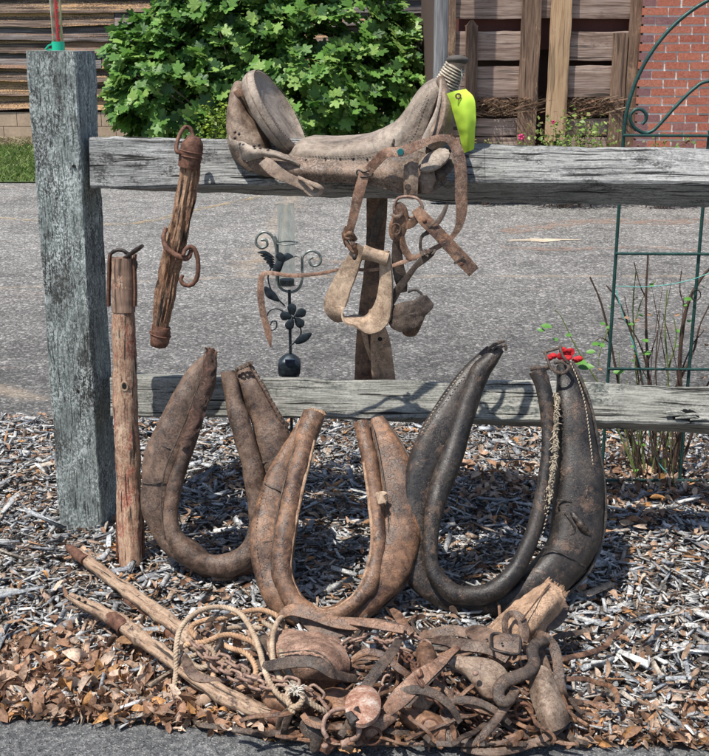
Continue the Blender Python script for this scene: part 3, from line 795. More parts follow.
# ================================================================== the brick wall
RY = 10.5
bx0 = cx(637, RY)
wall = thing('brick_wall', (bx0+1.8, RY, 0), 'red brick wall with pale mortar right of the plank cabin', 'brick wall')
mb = MB(); box(mb, (bx0+1.85, RY-.022, 1.6), (3.68, .03, 3.3)); mb.build('mortar', M_MORTAR, wall, smooth=False)
bl, bh, j = .201, .0595, .016
bmesh_ = None; rest = MB(); cnt = 0
proto = MB(); V0 = []
w2, d2, h2, c_ = bl/2, .045, bh/2, .003
proto.add([(-w2, -d2, -h2+c_), (-w2+c_, -d2, -h2), (w2-c_, -d2, -h2), (w2, -d2, -h2+c_), (w2, -d2, h2-c_), (w2-c_, -d2, h2), (-w2+c_, -d2, h2), (-w2, -d2, h2-c_),
           (-w2, d2, -h2), (w2, d2, -h2), (w2, d2, h2), (-w2, d2, h2)], [(0, 1, 2, 3, 4, 5, 6, 7), (3, 9, 10, 4), (7, 11, 8, 0), (5, 4, 10, 11, 7, 6), (1, 0, 8, 9, 3, 2)])
bo = proto.build('brick', M_BRICK, wall, smooth=False); bme = bo.data; first = True
r = 0; z = .0
bme.transform(Matrix.Translation((origin(wall)[0], origin(wall)[1], origin(wall)[2])))
while z < 3.2:
    x = bx0+(.0 if r % 2 else .108)
    if r % 2 == 0:
        box(rest, (bx0+.05, RY+.0, z+h2), (.096, .09, bh))
    while x+bl < bx0+3.65:
        cxx, czz = x+bl/2, z+h2
        if z < 1.85 and x < bx0+2.6:
            o = bo if first else bo.copy(); 
            if not first: col.objects.link(o); o.parent = wall
            first = False
            o.location = (cxx-origin(wall)[0]+random.uniform(-.002, .002), random.uniform(-.005, .003), czz+random.uniform(-.0015, .0015)); o.rotation_euler = (0, random.gauss(0, .004), 0)
            cnt += 1
        else: box(rest, (cxx, RY, czz), (bl, .09, bh))
        x += bl+j
    z += bh+j; r += 1
rest.build('upper_bricks', M_BRICK, wall, smooth=False, kind='stuff')
print('bricks', cnt)
# ================================================================== materials of the tack
L_BROWN = leather('worn_brown_leather', (.055, .026, .016), (.27, .145, .082), (.36, .175, .09), 9, (.32, .58), .0008, .13, (.40, .30, .22), scuff=.4, cracks=.12, grime=.3)
L_GREYBR = leather('grey_brown_leather', (.055, .033, .023), (.205, .13, .09), (.12, .055, .032), 9, (.34, .6), .0008, .13, (.38, .30, .24), scuff=.4, cracks=.12, grime=.3)
L_SADDLE = leather('saddle_leather', (.14, .085, .055), (.34, .255, .19), (.12, .075, .05), 8, (.45, .75), .0007, .25, (.43, .365, .30), cracks=.5, grime=.3)
L_SEAT = leather('saddle_seat_leather', (.22, .17, .13), (.38, .315, .255), (.19, .135, .10), 7, (.45, .75), .0006, .2, (.45, .395, .335), scuff=.3, cracks=.35, grime=.25)
L_BLACK = leather('black_collar_leather', (.010, .009, .009), (.040, .031, .026), (.17, .105, .07), 9, (.32, .56), .0005, .16, (.22, .17, .13), scuff=.6, cracks=.3, grime=.25)
L_DARK = leather('dark_strap_leather', (.03, .02, .016), (.115, .078, .056), (.19, .115, .075), 15, (.4, .7), .0007, .25, (.30, .24, .19), grime=.35)
L_RED = leather('reddish_strap_leather', (.13, .062, .038), (.36, .20, .125), (.46, .32, .24), 16, (.4, .7), .0007, .3, (.50, .40, .32), grime=.35)
L_TAN = leather('tan_leather', (.30, .18, .11), (.52, .34, .22), (.24, .13, .08), 14, (.55, .85), .0012, .3, (.55, .42, .31), scuff=.5)
L_PALE = leather('pale_wooden_stirrup', (.26, .17, .11), (.50, .37, .26), (.20, .12, .075), 9, (.5, .8), .0008, .2, (.54, .45, .36), scuff=.5, cracks=.3, grime=.3)
L_FELT = leather('felt_like_pad', (.22, .12, .08), (.46, .28, .20), (.16, .085, .06), 15, (.8, .95), .0016, .4, (.54, .40, .31))
RUST = metal('rusty_iron', (.05, .025, .018), (.14, .065, .042), (.27, .14, .09), 70)
RUST_L = metal('light_rusty_chain', (.13, .08, .06), (.30, .19, .145), (.48, .36, .29), 90, metallic=.3)
RUST_W = metal('rust_and_white_plate', (.18, .07, .04), (.36, .20, .14), (.60, .53, .46), 40, metallic=.1)
IRON_D = metal('dark_iron', (.02, .018, .018), (.06, .05, .046), (.12, .09, .075), 60, (.35, .7), .6)
G_METAL = metal('dark_green_paint', (.008, .035, .032), (.014, .06, .052), (.03, .09, .08), 40, (.35, .6), .2, .0003)
STAKE = metal('blue_black_stake_metal', (.012, .018, .025), (.03, .04, .05), (.07, .09, .10), 60, (.3, .5), .5, .0003)
STAKE_L = metal('grey_scroll_metal', (.10, .12, .11), (.22, .25, .24), (.42, .45, .42), 60, (.3, .5), .5, .0003)
W_STICK = wood('barkless_singletree_wood', [(.33, (.10, .045, .03)), (.47, (.30, .155, .095)), (.60, (.54, .36, .24))], (.34, .09, .055), (.51, .58), 26, fiber=240, crack=.9, bumpd=.004, stretch=9, fleck=(.66, .52, .38), fleck_amt=.8)
W_STICKTOP = wood('brown_singletree_top', [(.3, (.13, .075, .05)), (.5, (.27, .17, .12)), (.64, (.38, .26, .19))], None, fiber=220, crack=.7, bumpd=.002, stretch=12)
W_ROT = wood('rotten_brown_wood', [(.34, (.04, .016, .010)), (.47, (.22, .10, .05)), (.61, (.50, .31, .19))], (.08, .035, .02), (.52, .60), 30, fiber=190, crack=1.0, bumpd=.008, stretch=9, fleck=(.52, .34, .22), fleck_amt=.5)
W_SHAFT = wood('worn_hame_wood', [(.32, (.12, .065, .04)), (.46, (.27, .17, .11)), (.60, (.46, .33, .23))], (.06, .035, .03), (.53, .60), 12, fiber=300, crack=.9, bumpd=.003, stretch=14, fleck=(.50, .38, .27), fleck_amt=.6)
STITCH = plain('waxed_stitching', (.50, .42, .31), .9)
HOLE = plain('dark_hole_lining', (.008, .007, .006), .9)

# ================================================================== the fence
fence = thing('wooden_fence', FO, 'weathered post and rail fence with two thick grey rails', 'fence')
# the square post; its face turned a little to the left
pw = .066
top_c = (at(24.5, 52)+at(76, 52))/2; bot_c = (at(58, 536)+at(104.5, 536))/2
bot_c = FO+FS*np.dot(bot_c-FO, FS); bot_c[2] = -.10
ps = Vector(FS).copy(); ps.rotate(Matrix.Rotation(R(-5), 3, 'Z')); 
PS = np.array(ps); PN = np.array([PS[1], -PS[0], 0])
tc = top_c-PN*pw; tc[2] = 1.352; bc = bot_c-PN*pw
mb = MB()
sweep(mb, [bc, bc*.5+tc*.5, tc], [pw*.99, pw*.985, pw*1.03], pw, prof_rect(.05)*[1, 1], n=90, W=PS, rough=.0022, rs=28, lump=.003, ls=5, seed=3, cap=True)
post = mb.build('post', W_POST, fence, angle=35)
def bolt_hole(c, r, parent, N=FN):
    mb = MB(); cyl(mb, c+N*.0015, c-N*.01, r, r*.8, 12); return mb.build('hole', HOLE, parent)
bolt_hole(at(74, 166, .004), .0045, post)
bolt_hole(at(78, 391, .002), .0045, post)
def rail(pys, twist, size, name_mat, seed, off=-.065, knots=()):
    mb = MB(); P = []; 
    for px, py in pys: P.append(at(px, py, off))
    P.append(P[-1]+(P[-1]-P[-2])*.9)
    tw = list(twist)+[twist[-1]]; sz = list(size)+[size[-1]]
    sweep(mb, P, sz, [s_*.98 for s_ in sz], prof_rect(.10), n=200, V=FN, twist=tw, rough=.0035, rs=16, lump=.006, ls=4, seed=seed)
    return mb.build('rail', name_mat, fence, angle=35)
# upper rail: square beam that twists more onto its edge towards the right
ru = rail([(97, 163), (250, 166.5), (400, 170.5), (560, 175), (709, 178)], [R(a) for a in (6, 18, 32, 40, 43)], [.0665, .063, .059, .0575, .057], W_RAIL, 1)
rl = rail([(116, 394), (250, 397), (400, 401), (560, 405), (709, 411)], [R(a) for a in (8, 15, 22, 28, 32)], [.057, .055, .054, .055, .055], W_RAIL2, 2)
# splintered knot hole near the right end of the lower rail
kc = at(686, 417, .0); mb = MB()
patch(mb, [kc+FS*a+np.array([0, 0, b]) for a, b in ((-.035, .0), (-.018, .017), (.01, .019), (.032, .006), (.03, -.012), (.0, -.02), (-.025, -.014))], .006, -.004, rough=.004, seed=4, jag=.002)
mb.build('knot_hole', HOLE, rl)
mb = MB()
for k in range(8):
    a = kc+FS*random.uniform(-.035, .035)+np.array([0, 0, random.uniform(-.018, .018)])+FN*.004
    sweep(mb, [a-FS*.02, a+FS*random.uniform(.0, .02)+np.array([0, 0, .004]), a+FS*.03], [.003, .004, .001], .003, prof_ellipse(6), n=6)
mb.build('splinter', W_RAIL2, rl)
# the next post, outside the frame to the right, that carries the rails
q = FO+FS*2.42-FN*.08; mb = MB(); sweep(mb, [q+[0, 0, -.1], q+[0, 0, .6], q+[0, 0, 1.35]], .066, .066, prof_rect(.06), n=60, W=FS, rough=.003, rs=20); mb.build('post', W_POST, fence)

# ------------------------------------------------------------------ tube rain gauge on the post
pt = at(58.5, 49.5, -.035); pt[2] = 1.352
RG = thing('rain_gauge', pt, 'clear tube rain gauge with red print in a green holder on the post top', 'rain gauge')
M_GREENP = plain('green_plastic', (.01, .50, .30), .35, var=.1)
def glassmat(name, c=(.93, .97, .96)):
    m = bpy.data.materials.new(name); m.use_nodes = True; b = m.node_tree.nodes['Principled BSDF']
    b.inputs['Base Color'].default_value = (*c, 1); b.inputs['Transmission Weight'].default_value = 1; b.inputs['Roughness'].default_value = .04; b.inputs['IOR'].default_value = 1.38
    return m
M_GLASS = glassmat('clear_glass')
M_REDP = plain('red_print', (.75, .02, .03), .5, var=.05)
mb = MB()
s_ = pxm(pt)
cyl(mb, pt+[0, 0, .001], pt+[0, 0, .023], .0165, .0165, 20); mb.build('holder', M_GREENP, RG, angle=30)
mb = MB(); sweep(mb, [pt+[-.016, 0, .017], pt+[-.026, -.002, .012], pt+[-.030, -.002, .003], pt+[-.016, 0, .003]], .006, .002, prof_rect(.3), n=14, V=(0, 0, 1)); mb.build('bracket_ring', M_GREENP, RG)
def tube(mb, c, r, h, wall=.0012, n=28):
    V = []; an = np.arange(n)/n*2*PI
    for rr, z in ((r, 0), (r, h), (r-wall, h), (r-wall, .002)):
        V += [(c[0]+rr*math.cos(a), c[1]+rr*math.sin(a), c[2]+z) for a in an]
    F_ = []
    for k in range(3):
        for j_ in range(n): j2 = (j_+1) % n; F_.append((k*n+j_, k*n+j2, (k+1)*n+j2, (k+1)*n+j_))
    F_ += [tuple(range(n-1, -1, -1)), tuple(3*n+j_ for j_ in range(n))]
    mb.add(V, F_)
mb = MB(); tube(mb, pt+[0, 0, .018], .0142, .26); mb.build('tube', M_GLASS, RG)
mb = MB(); cyl(mb, pt+[0, .004, .02], pt+[0, .004, .27], .0042, .0042, 10); mb.build('red_scale_bar', M_REDP, RG)
mb = MB()
for k in range(22):
    a = -PI/2+random.choice([-.62, .62]); z = .03+k*.011
    L_ = .004 if k % 3 else .0065
    mb2 = [pt+[.0145*math.cos(a+t), .0145*math.sin(a+t), z] for t in np.linspace(-L_/.0145/2, L_/.0145/2, 4)]
    sweep(mb, mb2, .0011, .0004, prof_rect(.3), n=5, V=(0, -1, 0))
mb.build('scale_tick', M_REDP, RG)
def text_mesh(txt, size, parent, loc, mat, name, rx=PI/2, ry=0):
    cu = bpy.data.curves.new(name, 'FONT'); cu.body = txt; cu.size = size; cu.extrude = .0002; cu.align_x = 'CENTER'
    t_ = bpy.data.objects.new(name+'_curve', cu); me = bpy.data.meshes.new_from_object(t_); bpy.data.objects.remove(t_)
    me.materials.append(mat); me.name = name
    o = bpy.data.objects.new(name, me); o.location = tuple(np.array(loc)-origin(parent)); o.rotation_euler = (rx, ry, 0); link(o, parent); return o
for k in range(1, 6):
    text_mesh(str(k), .013, RG, pt+[.006, -.0148, .02+k*.042], M_REDP, 'numeral')

# ================================================================== singletrees
# rotten one hung on the upper rail
OFF = .03
sa, sb = at(192, 160, .075), at(159, 335, .085)
ST = thing('singletree', (sb[0], sb[1], sb[2]), 'short rotten wooden singletree with rusty end caps hanging from the upper rail', 'singletree')
def ln(t, o=0): 
    p = sa*(1-t)+sb*t; return p
mb = MB()
dirv = nrm(sb-sa)
sweep(mb, [ln(.02), ln(.2)+FS*.002, ln(.4), ln(.6)-FS*.002, ln(.8), ln(.99)], [.024, .0235, .025, .026, .024, .021], [.02, .02, .022, .022, .02, .018], prof_ellipse(40), n=150, V=FN, rough=.0015, rs=60, lump=.0035, ls=14, seed=6, step=.004)
for f in range(len(mb.v)):
    # deep grooves along the grain of the rotten wood
    V = mb.v[f]; ax = nrm(sb-sa)
    for i in range(len(V)):
        p = V[i]; t_ = np.dot(p-sa, ax); c_ = sa+ax*t_; r_ = p-c_; rl_ = np.linalg.norm(r_)
        if rl_ > 1e-4:
            a_ = math.atan2(np.dot(r_, np.cross(ax, FN)), np.dot(r_, FN))
            V[i] = c_+r_*(1+.20*noise.noise(Vector((a_*2.2, t_*5.0, 1)))+.30*noise.noise(Vector((a_*5, t_*9, 5)))+.14*noise.noise(Vector((a_*11, t_*16, 9))))
mb.build('wooden_bar', W_ROT, ST, angle=60)
mb = MB(); p0, p1 = at(193.5, 138, .08), at(189, 167, .08)
sweep(mb, [p0+(p0-p1)*.05, p0*.8+p1*.2, p0*.45+p1*.55, p1, p1+(p1-p0)*.02], [.016, .026, .0285, .028, .026], [.014, .024, .026, .026, .024], prof_ellipse(20), n=24, V=FN, rough=.002, rs=60, lump=.002, ls=40)
cap1 = mb.build('end_cap', RUST, ST)
mb = MB()
for t_ in (.45, .62): 
    c0 = p0*(1-t_)+p1*t_; a1 = nrm(p1-p0); X_ = FS-a1*np.dot(FS, a1); X_ = nrm(X_); Y_ = np.cross(a1, X_)
    sweep(mb, [c0+X_*.0285*math.cos(k)+Y_*.0265*math.sin(k) for k in np.linspace(0, 2*PI, 14)[:-1]], .0022, .0022, prof_ellipse(6), n=30, V=a1, closed=True)
mb.build('band', RUST, cap1)
mb = MB(); p0, p1 = at(162, 326, .088), at(157.5, 347, .088)
sweep(mb, [p0, p0*.6+p1*.4, p1*.9+p0*.1, p1], [.0245, .0265, .024, .012], [.022, .024, .022, .01], prof_ellipse(18), n=18, V=FN, rough=.003, rs=50, lump=.003, ls=40, seed=2)
cap2 = mb.build('end_cap', RUST, ST)
mb = MB(); c0 = p0*.6+p1*.4; a1 = nrm(p1-p0); X_ = nrm(FS-a1*np.dot(FS, a1)); Y_ = np.cross(a1, X_)
sweep(mb, [c0+X_*.028*math.cos(k)+Y_*.025*math.sin(k) for k in np.linspace(0, 2*PI, 14)[:-1]], .002, .002, prof_ellipse(6), n=30, V=a1, closed=True); mb.build('band', RUST, cap2)
# hook over the rail
mb = MB(); h = [(184, 154, .095), (177.5, 152, .10), (176.5, 145, .09), (180, 134, .07), (185, 127, .05), (190, 128.5, .045), (193, 136, .05), (192, 145, .06)]
sweep(mb, [at(*q_) for q_ in h], .0052, .0052, prof_ellipse(10), n=50, rough=.001, rs=90); mb.build('top_hook', RUST, ST)
# clamp ring and open C link
mb = MB(); h = [(166, 228, .10), (163.5, 237, .115), (166, 247, .125), (174, 254, .13), (183, 258, .13), (188.5, 257, .12), (191, 250, .11)]
sweep(mb, [at(*q_) for q_ in h], [.005, .006, .007, .0075, .0075, .007, .005], .005, prof_ellipse(10), n=40, rough=.001, rs=90); mb.build('clamp_ring', RUST, ST)
mb = MB(); h = [(183, 275, .115), (181, 280, .118), (185, 285, .12), (192, 284.5, .12), (197, 277, .12), (198, 262, .118), (195, 250, .115), (190, 247, .115), (185, 250, .125), (183, 256, .135)]
sweep(mb, [at(*q_) for q_ in h], [.004, .0055, .006, .006, .006, .006, .006, .006, .006, .005], .0055, prof_ellipse(10), n=60, rough=.001, rs=90); mb.build('open_link', RUST, ST)

# long one leaning beside the post
la, lb = at(123, 258, .06), gr(130.5, 566, .012)
LT = thing('singletree', (lb[0], lb[1], 0), 'long peeled wooden singletree leaning upright beside the fence post', 'singletree')
mid = at(125.5, 400, .11); 
mb = MB(); q_ = [la, at(123.5, 310, .075), at(124.5, 355, .092), at(126, 410, .115), at(128.5, 490, .15), lb]
sweep(mb, q_, [.0285, .0295, .0315, .033, .033, .031], [.026, .027, .029, .03, .03, .028], prof_ellipse(22, .9), n=120, V=FN, rough=.0022, rs=40, lump=.004, ls=12, seed=9)
lt = mb.build('wooden_bar', W_STICK, LT)
# unpeeled brown top: a thin bark shell
mb = MB(); q_ = [la+[0, 0, .001], at(123.2, 275, .064), at(123.4, 292, .07), at(123.6, 312, .077)]
V_b = MB(); sweep(V_b, q_, [.0297, .0302, .0305, .0302], [.0272, .0277, .028, .0277], prof_ellipse(24, .9), n=40, V=FN, rough=.0015, rs=40, seed=2); V_b.build('bark', W_STICKTOP, lt)
kn = at(124.5, 386.5, .104+.031); mb = MB(); cyl(mb, kn+FN*.001, kn-FN*.01, .0068, .005, 14); mb.build('hole', HOLE, lt)
mb = MB(); sweep(mb, [kn+FS*.0085*math.cos(k)+np.array([0, 0, .012])*math.sin(k) for k in np.linspace(0, 2*PI, 12)[:-1]], .0028, .0025, prof_ellipse(6), n=26, V=FN, closed=True, rough=.001, rs=90); mb.build('hole_rim', L_PALE, lt)
for sx, e in ((109.5, 108.8), (134.5, 135.2)):
    mb = MB(); sweep(mb, [at(sx+.8, 254, .066), at(sx, 262, .07), at(e, 285, .075), at(e, 306, .08)], .0035, .010, prof_rect(.3), n=20, V=FN, rough=.0008, rs=60); mb.build('side_strap', RUST, LT)
mb = MB(); sweep(mb, [at(*v) for v in ((110, 262, .068), (110, 255, .068), (116, 250.5, .07), (123, 250.5, .07), (128, 254, .07), (131, 258, .07))], .005, .005, prof_ellipse(10), n=30, rough=.001, rs=90); mb.build('top_loop', IRON_D, LT)
mb = MB(); sweep(mb, [at(*v) for v in ((125, 258, .07), (131, 253.5, .09), (137, 249.5, .11), (142, 246, .13))], [.0045, .006, .0062, .005], .006, prof_ellipse(10), n=26, rough=.001, rs=90); mb.build('hook', IRON_D, LT)
mb = MB(); sweep(mb, [at(*v) for v in ((133, 263, .075), (136, 261, .08), (136.5, 267, .08), (134, 271, .075))], .003, .003, prof_ellipse(8), n=16); mb.build('hook', IRON_D, LT)
mb = MB(); sweep(mb, [gr(117.5, 520, .12)*0+at(118, 505, .155), at(117.5, 545, .17), at(119, 563, .175), at(124, 572, .18), at(136, 573, .18), at(142, 566, .175), at(143, 545, .17), at(142, 515, .155)], .004, .007, prof_rect(.3), n=50, V=FN, rough=.001, rs=60); mb.build('foot_strap', RUST, LT)
# ================================================================== horse collars
def lp(a, b):
    return lambda px, py, off=0.0: lean(px, py, a, b, off)
def tubepath(P, pts, off=0.0):
    """pts: (left edge x, left edge y, right edge x, right edge y[, extra off]) -> centres and half widths"""
    C, Wd = [], []
    for q in pts:
        o = q[4] if len(q) > 4 else 0
        a, b = P(q[0], q[1], off+o), P(q[2], q[3], off+o); C.append((a+b)/2); Wd.append(np.linalg.norm(a-b)/2)
    return np.array(C), np.array(Wd)
def stitches(mb, pts, step=.009, L=.0045, r=.0009, V=FRONT):
    n = int(np.linalg.norm(np.diff(pts, axis=0), axis=1).sum()/step); C = catmull(np.array(pts), max(n, 3))
    T = nrm(np.gradient(C, axis=0))
    for c, t in zip(C, T): 
        side = nrm(np.cross(t, V))
        sweep(mb, [c-t*L/2-side*.0008, c+np.asarray(V)*r*1.2, c+t*L/2+side*.0008], r, r, prof_ellipse(5), n=4, V=V)
def seam(mb, pts, r=.0022, V=FRONT): sweep(mb, pts, r, r, prof_ellipse(6), V=V, rough=.0008, rs=120)

# --- centre collar, brown
P = lp(2.50, .84)
p0 = gr(322, 628, 0)
CC = thing('horse_collar', (p0[0], p0[1], 0), 'worn brown leather horse collar in the middle, in front of the other two', 'horse collar')
roll = [(303, 411, 325, 416), (296, 436, 315, 444), (289, 462, 309, 470), (281, 497, 301, 505), (273.5, 535, 296.5, 537), (271, 570, 293, 571), (283, 604, 303, 596),
        (298, 620.5, 314, 604.5), (319, 627, 325, 609.5), (346, 619, 342, 604), (367, 602, 355.5, 589.5), (378.5, 585, 363.5, 576), (386, 545, 370.5, 541), (385, 513, 369, 513), (382.5, 488, 366, 488), (377, 455, 360.5, 458), (368, 421, 354, 423)]
C, Wd = tubepath(P, roll, .045)
mb = MB(); sweep(mb, C, Wd, Wd*.95, prof_ellipse(20), n=170, rough=.0014, rs=45, lump=.0035, ls=18, seed=1, V=FRONT); rr = mb.build('rim_roll', L_BROWN, CC)
pad = [(303, 410, 312, 414), (292, 434, 306, 444), (276, 458, 296, 468), (262.5, 482, 292, 492), (254, 515, 286, 522), (250.5, 545, 284, 548), (253.5, 572, 284, 570), (265, 597, 296, 588), (286, 620, 308, 602), (318, 632, 326, 610),
       (358, 622, 350, 598), (383, 606, 364, 584), (405, 582, 372, 566), (418, 553, 376, 545), (421.5, 512, 378, 512), (418, 485, 376, 488), (411.5, 466, 372, 468), (396, 437, 371, 444), (384, 417, 370, 421)]
C2, W2 = tubepath(P, pad, .0)
mb = MB(); sweep(mb, C2, W2*1.03, np.clip(W2*.95, .02, .045), prof_ellipse(28, .72), n=170, rough=.0016, rs=40, lump=.006, ls=12, seed=4, V=FRONT); pp = mb.build('pad', L_BROWN, CC)
mb = MB()
for a in ([(263, 482, .045), (271, 487, .052), (281, 491, .055), (288, 496, .05)], [(251, 546, .03), (260, 543, .05), (270, 541.5, .052), (276, 541, .05)], [(382, 492, .05), (392, 491, .055), (403, 489, .05), (412, 486, .035)], [(384, 533, .05), (395, 534, .055), (408, 539, .05), (418, 543, .03)]):
    mb = MB(); sweep(mb, [P(*q) for q in a], .0020, .0016, prof_ellipse(6), n=16, rough=.002, rs=90); mb.build('torn_seam', L_DARK, pp)
mb = MB(); seam(mb, [P(*q) for q in ((312, 412, .066), (300, 436, .068), (290, 462, .068), (281, 497, .066), (274, 535, .064), (272, 570, .062))], .0022); mb.build('seam', L_DARK, CC); mb = MB()
seam(mb, [P(*q) for q in ((372, 424, .055), (379, 455, .06), (385, 488, .06), (388, 513, .058), (388, 545, .055), (381, 584, .05))], .0022); mb.build('seam', L_DARK, CC)
mb = MB(); sweep(mb, [P(*q) for q in ((382, 416, .0), (396, 434, .0), (411, 462, .0), (419, 490, .0), (422, 515, .0), (419, 552, .0), (406, 583, .0), (384, 607, .0), (356, 622, .0))], .003, .006, prof_rect(.35), n=90, rough=.001, rs=60); mb.build('outer_welt', L_DARK, CC)
mb = MB()
stitches(mb, [P(*q) for q in ((266, 480, .048), (258, 512, .05), (257, 548, .05), (262, 580, .045))], .009, .004, .0009)
stitches(mb, [P(*q) for q in ((390, 440, .045), (402, 470, .05), (409, 505, .052), (408, 548, .05), (394, 583, .045))], .009, .004, .0009)
mb.build('stitching', L_DARK, CC, kind='stuff')
mb = MB()     # pale worn wood-like inner edge of the rim
sweep(mb, [P(*q) for q in ((314, 440, .062), (307, 470, .062), (299, 505, .062), (293, 537, .062), (290, 571, .062), (300, 597, .062), (312, 606, .06), (326, 611, .06), (342, 605, .06), (357, 591, .06), (365, 575, .06), (372, 543, .06), (369, 500, .06), (364, 462, .06))], .0045, .003, prof_ellipse(8), n=120, rough=.0012, rs=60)
mb.build('worn_edge', L_TAN, rr)
mb = MB()     # folded open end at the top left
for k in range(7):
    a = k/6; sweep(mb, [P(311+a*14, 412+a*3+random.uniform(-1, 1), .06), P(310+a*14, 408.5+a*3.5, .05), P(312+a*14, 411+a*3, .03)], .0035, .003, prof_ellipse(6), n=8, rough=.002, rs=80)
mb.build('frayed_end', L_TAN, CC, kind='stuff')
mb = MB(); patch(mb, [P(*q) for q in ((375, 494, .10), (381, 491, .10), (387, 493, .10), (384, 497, .10), (386, 502, .10), (379, 504, .10), (377, 499, .10))], .003, .002, rough=.002, jag=.001)
mb.build('mud_spot', L_PALE, rr)

# --- left collar, grey brown
P = lp(2.76, .34)
p0 = gr(215, 578, 0)
LC = thing('horse_collar', (p0[0], p0[1], 0), 'grey brown horse collar at left with a torn reddish top, leaning on the lower rail', 'horse collar')
roll = [(205, 353, 216.5, 351, .0), (200, 378, 216, 382), (192, 407, 205, 413), (183, 436, 197.5, 440), (174, 461, 190, 463), (165, 492, 181, 492), (162.5, 524, 179, 522), (169, 546, 187.5, 539), (184, 564, 201, 550), (205, 575, 211, 555), (229, 577, 228, 553),
        (251, 566, 241.5, 545), (262, 540, 247, 532), (266, 510, 248.5, 510), (264.5, 475, 243.5, 478), (257.5, 448, 238, 452), (250, 420, 230, 424), (242, 398, 225, 402), (234.5, 369, 220.5, 374)]
C, Wd = tubepath(P, roll, .04)
mb = MB(); sweep(mb, C, Wd, Wd*.9, prof_ellipse(20), n=170, rough=.0015, rs=45, lump=.004, ls=18, seed=11, V=FRONT); rr = mb.build('rim_roll', L_GREYBR, LC)
pad = [(205, 354, 212, 356), (187, 372, 206, 380), (166, 409, 198, 415), (148, 446, 186, 452), (141.5, 478, 178, 482), (144, 512, 176, 514), (157, 539, 182, 534), (180, 563, 200, 546), (214, 580, 216, 560), (252, 574, 240, 552), (280, 545, 256, 530), (296, 505, 262, 505), (297, 465, 262, 468), (288, 432, 254, 436), (272, 400, 246, 410), (262, 381, 238, 390), (250, 364, 236, 371)]
C2, W2 = tubepath(P, pad, -.004)
mb = MB(); sweep(mb, C2, W2*1.02, np.clip(W2*.9, .016, .042), prof_ellipse(28, .72), n=170, rough=.0018, rs=36, lump=.007, ls=11, seed=14, V=FRONT); pp = mb.build('pad', L_GREYBR, LC)
mb = MB()
for a in ([(142, 482, .03), (150, 484, .042), (160, 482, .045), (166, 481, .045)], [(155, 443, .03), (163, 446, .042), (172, 449, .045)], [(262, 463, .04), (272, 461, .042), (284, 458, .03)]):
    mb = MB(); sweep(mb, [P(*q) for q in a], .0018, .0015, prof_ellipse(6), n=16, rough=.002, rs=90); mb.build('torn_seam', L_DARK, pp)
mb = MB(); seam(mb, [P(*q) for q in ((203, 372, .055), (190, 408, .06), (177, 440, .06), (165, 470, .06), (161, 505, .058), (165, 540, .055))], .002)
mb.build('seam', L_DARK, LC)
mb = MB()    # torn red-rotted facing on the upper left leg
rows = [[P(205, 352, .06), P(210, 349, .072), P(216, 351, .06)], [P(203, 372, .066), P(209, 373, .078), P(215, 375, .066)], [P(196, 395, .07), P(202, 397, .08), P(209, 399, .07)], [P(188, 420, .07), P(194, 423, .08), P(200, 426, .07)], [P(179, 444, .07), P(184, 447, .078), P(189, 450, .07)]]
sheet(mb, rows, .0025, 50, 12, rough=.005, rs=60, edge=.006, seed=3); mb.build('torn_facing', leather('red_rotted_leather', (.04, .018, .013), (.17, .08, .055), (.36, .24, .17), 40, (.7, .9), .003, .3, (.3, .22, .17)), rr)
mb = MB()
for k in range(10):
    b = P(206+random.uniform(0, 9), 356+random.uniform(-3, 6), .06); sweep(mb, [b, b+[random.uniform(-.006, .006), 0, .008], b+[random.uniform(-.01, .012), -.004, random.uniform(.008, .02)]], [.004, .004, .0012], .003, prof_ellipse(6), n=8, rough=.002, rs=90)
mb.build('frayed_end', L_BROWN, LC, kind='stuff')
mb = MB()    # scalloped welt along the right leg's outer edge
q = catmull(np.array([P(250, 364, .03), P(259, 380, .035), P(268, 396, .035), P(277, 412, .03), (P(286, 432, .02))]), 16)
for c in q: ball(mb, c, (.006, .004, .0075), 8, 6)
sweep(mb, q, .0045, .004, prof_ellipse(8), n=40); mb.build('scalloped_welt', L_GREYBR, LC)
mb = MB()
for k in range(8):
    b = P(236+k*2, 371-k*.9, .03+.01*(k % 2)); sweep(mb, [b, b+[.003, -.002, .008], b+[.006, -.004, .003]], .0045, .0035, prof_ellipse(6), n=8, rough=.002, rs=90)
mb.build('folded_end', L_DARK, LC, kind='stuff')

# --- right collar, black
P = lp(2.56, .52)
p0 = gr(500, 610, 0)
RC = thing('horse_collar', (p0[0], p0[1], 0), 'large black leather horse collar at right with pale torn stitching', 'horse collar')
roll = [(497, 347, 505, 350), (482, 357, 498, 362, -.008), (468, 374, 488, 379, -.016), (456, 408, 476, 413, -.02), (443, 445, 464, 456, -.018), (431, 480, 452, 487, -.01), (425, 510, 443, 512), (423.5, 545, 438, 545), (425, 570, 440, 568), (434, 588, 450, 580), (453, 604, 463, 586.5), (485, 604.5, 483, 585),
        (510, 592, 500, 574), (529, 565, 514, 555), (542, 532, 526, 530), (549, 500, 533.5, 498), (553, 470, 539, 468), (554.5, 440, 542, 440), (555, 408, 539.5, 408), (551, 385, 535, 388), (545, 369, 529, 373)]
C, Wd = tubepath(P, roll, .05)
mb = MB(); sweep(mb, C, Wd, np.minimum(Wd*.95, .028), prof_ellipse(20), n=190, rough=.0004, rs=45, lump=.003, ls=18, seed=21, V=FRONT); rr = mb.build('rim_roll', L_BLACK, RC)
